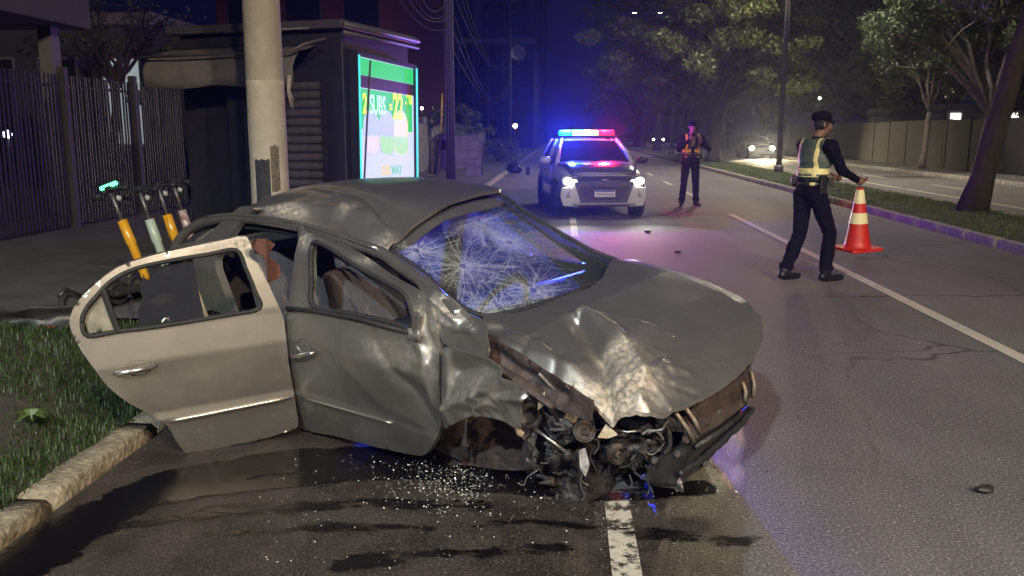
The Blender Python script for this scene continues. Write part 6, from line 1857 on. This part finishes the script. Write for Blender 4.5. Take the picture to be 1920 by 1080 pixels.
# ==================================================================== VEGETATION
def leaf_mesh(name, centers, radii, per, size, mat, flat=.6):
    n = int(sum(per)); C_ = np.repeat(np.array(centers), per, axis=0); R_ = np.repeat(np.array(radii), per)
    d = rng.normal(size=(n, 3)); d /= np.linalg.norm(d, axis=1)[:, None]; rad = rng.random(n) ** .45
    P = C_ + d * (rad * R_)[:, None] * np.array([1, 1, flat])
    a = rng.normal(size=(n, 3)); a /= np.linalg.norm(a, axis=1)[:, None]; b = rng.normal(size=(n, 3)); b -= a * (a * b).sum(1)[:, None]; b /= np.linalg.norm(b, axis=1)[:, None]
    s = size * rng.uniform(.6, 1.35, n)
    V = np.empty((n, 4, 3)); V[:, 0] = P - a * s[:, None]; V[:, 1] = P + b * (s * .45)[:, None]; V[:, 2] = P + a * s[:, None]; V[:, 3] = P - b * (s * .45)[:, None]
    me = bpy.data.meshes.new(name); me.vertices.add(n * 4); me.vertices.foreach_set('co', V.ravel()); me.loops.add(n * 4); me.loops.foreach_set('vertex_index', np.arange(n * 4, dtype=np.int32))
    me.polygons.add(n); me.polygons.foreach_set('loop_start', np.arange(0, n * 4, 4, dtype=np.int32)); me.polygons.foreach_set('loop_total', np.full(n, 4, np.int32))
    me.materials.append(mat); me.update(); me.validate(); return me


M_leaf = leaf_mat('leaf_olive', (.065, .090, .022), (.150, .165, .050)); M_leaf2 = leaf_mat('leaf_dark', (.035, .055, .022), (.075, .100, .040)); M_leaf3 = leaf_mat('leaf_grey_green', (.070, .090, .050), (.15, .165, .10))


def tree(loc, label, fork_z, r0, top, cen, rad, n_main, n_sub, per, leaf, mat, bark, seed, sub_r=1.0, z0=0.13, group=None):
    """trunk with limbs that reach each foliage clump; cen/rad: crown ellipsoid relative to the base"""
    rd = random.Random(seed); r = empty('tree', (loc[0], loc[1], z0), 0, label, 'tree', group)
    mb_ = MB(); F_ = Vector((top[0], top[1], fork_z)); base_pts = []
    for i in range(7):
        t = i / 6; p = Vector((0, 0, 0)).lerp(F_, t) + Vector((.06 * mnoise.noise((t * 4, seed, 0)), .06 * mnoise.noise((t * 4, seed, 5)), 0)) * (1 if 0 < i < 6 else 0); base_pts.append(p)
    mb_.tube(base_pts, [r0 * (1.35 if i == 0 else 1.0 - .3 * i / 6) for i in range(7)], 12)
    cs = []; rs = []
    for k in range(n_main):
        while True:
            d = Vector((rd.uniform(-1, 1), rd.uniform(-1, 1), rd.uniform(-1, 1)))
            if d.length <= 1: break
        d = d.normalized() * (rd.uniform(.45, 1.0)); C_ = Vector(cen) + Vector((d.x * rad[0], d.y * rad[1], d.z * rad[2]))
        n = 7; pts = []
        for i in range(n + 1):
            t = i / n; p = F_.lerp(C_, t); p.z += .18 * (C_ - F_).length * sin(pi * t) * .5
            p += Vector((rd.gauss(0, .07), rd.gauss(0, .07), rd.gauss(0, .05))) * (1 if 0 < i else 0) * (.5 + t)
            pts.append(p)
        mb_.tube(pts, [max(.012, r0 * .5 * (1 - .85 * i / n)) for i in range(n + 1)], 6)
        cs.append(C_); rs.append(sub_r)
        for j in range(n_sub):
            o_ = Vector((rd.gauss(0, 1), rd.gauss(0, 1), rd.gauss(0, .6))) * sub_r * 1.1; q = C_ + o_; s0 = pts[rd.randint(3, n)]
            mid = s0.lerp(q, .5) + Vector((rd.gauss(0, .1), rd.gauss(0, .1), .12)); mb_.tube([s0, mid, q], [max(.01, r0 * .12), max(.008, r0 * .08), .006], 5); cs.append(q); rs.append(sub_r * rd.uniform(.55, 1.0))
    mb_.build('trunk', bark, r, smooth=True)
    pr = [int(1.6 * per * (q / sub_r) ** 2) for q in rs]
    link_mesh('crown', leaf_mesh('crown', [tuple(c) for c in cs], rs, pr, leaf, mat), r)
    return r


tree((8.05, 17.35), 'dark leaning tree trunk on the median at the right edge, nearest tree', 4.3, .23, (.95, .25), (1.6, 1.2, 6.2), (3.4, 3.0, 2.0), 12, 4, 300, .075, M_leaf3, M_bark, 11, .75, .12)
tree((16.05, 34.3), 'pale forked tree trunk by the far wall behind the nearest trunk', 2.2, .22, (.25, .1), (-.8, .5, 6.0), (4.2, 3.2, 2.0), 14, 4, 260, .10, M_leaf2, M_barkp, 23, .95)
tree((15.6, 38.5), 'thin straight tree by the far wall left of the pale forked one', 2.4, .13, (.15, .1), (.3, .4, 5.0), (2.4, 2.4, 1.6), 8, 3, 240, .10, M_leaf2, M_barkp, 31, .85)
tree((7.65, 45.0), 'big spreading tree on the median behind the far officer, crown lit olive', 2.7, .36, (.25, 0), (.4, .6, 6.9), (5.6, 4.6, 3.3), 30, 5, 300, .12, M_leaf, M_bark, 47, 1.05, .12)
tree((7.9, 57.0), 'dark median tree filling the gap right behind the big spreading one', 3.0, .32, (.1, 0), (1.0, 0, 7.0), (5.2, 4.0, 2.8), 18, 4, 230, .14, M_leaf2, M_bark, 151, 1.2, .12)
tree((19.2, 48.5), 'dark tree behind the far wall just right of the near officer', 2.6, .25, (.2, .1), (-.6, 0, 6.2), (5.0, 4.2, 3.0), 18, 4, 230, .14, M_leaf2, M_bark, 163, 1.3, 0)
tree((7.7, 72.0), 'dim median tree behind the big spreading one', 3.0, .32, (.1, 0), (.2, 0, 7.0), (4.6, 4.0, 2.8), 16, 4, 220, .16, M_leaf2, M_bark, 53, 1.2, .12)
tree((7.75, 92.0), 'dim median tree left of the far officer, right of the light bar glow', 3.0, .40, (-.1, 0), (.0, 0, 7.2), (5.0, 4.4, 3.2), 16, 4, 220, .18, M_leaf2, M_bark, 59, 1.4, .12)
tree((15.6, 66.0), 'slender pale-trunked tree above the oncoming car', 2.6, .18, (-.5, .1), (-.3, 0, 6.2), (4.0, 3.5, 2.4), 12, 4, 220, .15, M_leaf2, M_barkp, 61, 1.2)
tree((20.5, 40.0), 'dark tree behind the far wall at the right edge', 2.6, .25, (.2, .1), (0, 0, 6.0), (4.2, 4.0, 2.8), 14, 4, 220, .14, M_leaf2, M_bark, 67, 1.2, 0)
tree((22.0, 52.0), 'dark tree behind the far wall right of the white low building', 2.6, .25, (.2, .1), (0, 0, 7.0), (5.0, 4.6, 3.2), 16, 4, 200, .16, M_leaf2, M_bark, 71, 1.4, 0)
tree((19.5, 62.0), 'dark tree behind the far wall above the near officer', 2.6, .25, (.2, .1), (0, 0, 7.0), (5.4, 4.6, 3.4), 18, 4, 200, .18, M_leaf2, M_bark, 73, 1.5, 0)
tree((18.5, 82.0), 'far dark tree right of the sign post', 2.6, .25, (.2, .1), (0, 0, 7.0), (5.4, 4.6, 3.4), 14, 4, 160, .2, M_leaf2, M_bark, 79, 1.6, 0)
tree((16.5, 110.0), 'farthest dark tree on the right of the avenue', 2.6, .3, (.2, .1), (0, 0, 7.5), (6, 5, 3.8), 14, 4, 140, .24, M_leaf2, M_bark, 83, 1.8, 0)
tree((-10.6, 19.6), 'sparse bare-branched tree behind the bar fence', 2.6, .12, (.2, .1), (.3, .2, 4.4), (1.6, 1.6, 1.5), 12, 5, 16, .05, M_leaf2, M_bark, 89, .5, .0)
tree((-9.4, 23.2), 'dark leafy small tree behind the fence and under the awning line', 1.1, .10, (.1, .1), (.2, .2, 2.6), (1.6, 1.6, 1.0), 9, 4, 200, .07, M_leaf2, M_bark, 97, .55, .0)


def bush(loc, label, w, h, n, leaf, mat, seed, z0=.115):
    rd = random.Random(seed); r = empty('bush', (loc[0], loc[1], z0), 0, label, 'bush'); cs = []; mb_ = MB()
    for k in range(14):
        c = Vector((rd.gauss(0, w * .4), rd.gauss(0, w * .3), rd.uniform(.15, 1) * h)); cs.append(tuple(c)); mb_.tube([(rd.gauss(0, .05), rd.gauss(0, .05), 0), tuple(c * .5 + Vector((0, 0, .1))), tuple(c)], [.02, .014, .006], 5)
    mb_.build('stems', M_bark, r, smooth=True); link_mesh('foliage', leaf_mesh('foliage', cs, [w * .32] * 14, [n] * 14, leaf, mat, .9), r)
bush((-4.9, 36.0), 'pale leafy bush by the wall right of the utility pole', 1.3, 2.5, 130, .08, M_leaf3, 5)
bush((-4.3, 41.0), 'taller narrow bush by the wall, right of the pale leafy one', .9, 2.9, 130, .08, M_leaf3, 8)
bush((-3.6, 47.0), 'low bush on the pavement left of the black bag', 1.3, 1.0, 110, .08, M_leaf3, 12)


def grass(name, n, sampler, h, w, mat, label):
    P = np.array([sampler() for _ in range(n)]); a = rng.uniform(0, 2 * pi, n); hh = h * rng.uniform(.4, 1.5, n); ww = w * rng.uniform(.6, 1.4, n); ln = rng.uniform(.1, .9, n)
    dx, dy = np.cos(a), np.sin(a); V = np.empty((n, 5, 3))
    V[:, 0] = P + np.stack([-dy * ww, dx * ww, 0 * a], 1); V[:, 1] = P + np.stack([dy * ww, -dx * ww, 0 * a], 1)
    mid = P + np.stack([dx * hh * ln * .35, dy * hh * ln * .35, hh * .6], 1)
    V[:, 2] = mid + np.stack([dy * ww * .7, -dx * ww * .7, 0 * a], 1); V[:, 3] = mid + np.stack([-dy * ww * .7, dx * ww * .7, 0 * a], 1)
    V[:, 4] = P + np.stack([dx * hh * ln, dy * hh * ln, hh * (1 - .3 * ln)], 1)
    me = bpy.data.meshes.new(name); me.vertices.add(n * 5); me.vertices.foreach_set('co', V.ravel())
    b = np.arange(n)[:, None] * 5; li = np.concatenate([b + np.array([[0, 1, 2, 3]]), b + np.array([[3, 2, 4]])], 1).astype(np.int32)
    me.loops.add(n * 7); me.loops.foreach_set('vertex_index', li.ravel()); me.polygons.add(n * 2)
    me.polygons.foreach_set('loop_start', np.stack([np.arange(n) * 7, np.arange(n) * 7 + 4], 1).ravel().astype(np.int32)); me.polygons.foreach_set('loop_total', np.tile([4, 3], n).astype(np.int32))
    me.materials.append(mat); me.update(); me.validate(); o = link_mesh(name, me); tag(o, label, 'grass', kind='stuff'); return o


M_gr = leaf_mat('grass_blade', (.026, .052, .012), (.055, .090, .025), .25); M_gr2 = leaf_mat('median_grass', (.075, .125, .028), (.13, .185, .050), .25)
def samp_verge():
    while True:
        x, y = random.uniform(-6.5, KL - .14), random.uniform(1.8, 7.1)
        k = mnoise.noise((x * 1.1, y * 1.1, 3)) + .35 * mnoise.noise((x * 3.5, y * 3.5, 8)) + .5 * smooth(-3.6, -2.7, x)
        if k > random.uniform(-.55, .22): return (x, y, verge_z(x, y) - .003)
grass('verge_grass', 46000, samp_verge, .055, .0035, M_gr, 'dark green grass on the verge behind the left kerb')
def samp_med():
    while True:
        x, y = random.uniform(KR + .13, KM - .15), 9 + 45 * random.random() ** 1.6
        if mnoise.noise((x * 1.5, y * 1.5, 5)) > random.uniform(-.6, .2): return (x, y, .115 + .05 * sin(pi * (x - KR) / (KM - KR)))
grass('median_grass', 32000, samp_med, .055, .005, M_gr2, 'short green grass on the road median')
# broad-leaved weeds near the kerb
for (px_, py_, lab) in ((62, 800, 'broad-leaved weed in the verge at the left edge'), (205, 640, 'small weed in the verge beside the open rear door')):
    g = ground(px_, py_, .1); r = empty('weed', (g.x, g.y, .1), 0, lab, 'plant')
    for k in range(7):
        a = k * 2.4; l_ = .10 + .03 * (k % 3); mb = MB(); d_ = Vector((cos(a), sin(a), 0)); s_ = Vector((-sin(a), cos(a), 0))
        mb.add([Vector((0, 0, .02)), d_ * l_ * .4 + s_ * .025 + Vector((0, 0, .09)), d_ * l_ + Vector((0, 0, .08)), d_ * l_ * .4 - s_ * .025 + Vector((0, 0, .09))], [(0, 1, 2, 3)]); mb.build('leaf', M_gr2, r)

# broken glass and grit on the road
def chips(name, n, sampler, size, mat, label):
    mb_ = MB()
    for _ in range(n):
        x, y = sampler(); s = size * random.uniform(.4, 1.3) ; c = Vector((x, y, .012)); vs = [c + Vector((random.uniform(-s, s), random.uniform(-s, s), random.uniform(-.3 * s, s))) for _ in range(4)]
        for v in vs: v.z = max(v.z, .007)
        mb_.add(vs, [(0, 1, 2), (0, 3, 1), (1, 3, 2), (2, 3, 0)])
    o = mb_.build(name, mat); tag(o, label, 'debris', kind='stuff')
M_chip = pmat('glass_chip', (.80, .84, .80), (.65, .7, .66), rough=.12, scale=50, spec=1.0)
def s_dense():
    while True:
        px_ = random.gauss(850, 70); py_ = random.gauss(905, 28)
        if 600 < px_ < 925 and 858 < py_ < 1000: g_ = ground(px_, py_); return g_.x, g_.y
def s_mid():
    px_ = random.uniform(480, 930); py_ = random.uniform(850, 1060); g_ = ground(px_, py_); return g_.x, g_.y
def s_wide():
    x = random.gauss(1.6, 1.5); y = random.gauss(5.0, 2.6)
    return (max(KL + .1, min(KR - .1, x)), max(2.2, y))
chips('glass_debris', 650, s_dense, .0048, M_chip, 'dense sprinkle of broken glass beside the wreck front')
chips('glass_debris', 220, s_mid, .004, M_chip, 'scattered broken glass on the wet road before the doors')
chips('glass_debris', 900, s_wide, .0040, M_chip, 'fine broken glass strewn across the dry lanes')

M_shard = pmat('dark_shard', (.03, .03, .032), (.12, .11, .10), rough=.5, scale=30)
def s_front():
    px_ = random.gauss(1080, 170); py_ = random.gauss(915, 40); g_ = ground(px_, max(850, py_)); return g_.x, g_.y
chips('plastic_debris', 130, s_front, .014, M_shard, 'dark plastic shards on the road before the wreck')
chips('glass_debris', 260, s_front, .006, M_chip, 'glass and headlamp crumbs under the crushed nose')
# ---- added thin mist standing in for lens bloom around the lamps
mb = MB(); mb.bx(-60, 60, -30, 260, -1.2, 62); hz = mb.build('bloom_mist', None or pmat('tmp', (.5, .5, .5)))
hm_ = bpy.data.materials.new('bloom_mist_mat'); hm_.use_nodes = True
hn = hm_.node_tree.nodes; hn.remove(hn['Principled BSDF']); pv = hn.new('ShaderNodeVolumePrincipled'); pv.inputs['Color'].default_value = (.70, .76, .95, 1); pv.inputs['Density'].default_value = .0007; pv.inputs['Anisotropy'].default_value = .75
hm_.node_tree.links.new(pv.outputs[0], hn['Material Output'].inputs['Volume'])
hz.data.materials.clear(); hz.data.materials.append(hm_); hz['kind'] = 'stuff'; hz['label'] = 'thin mist added over the avenue to stand in for lens bloom'
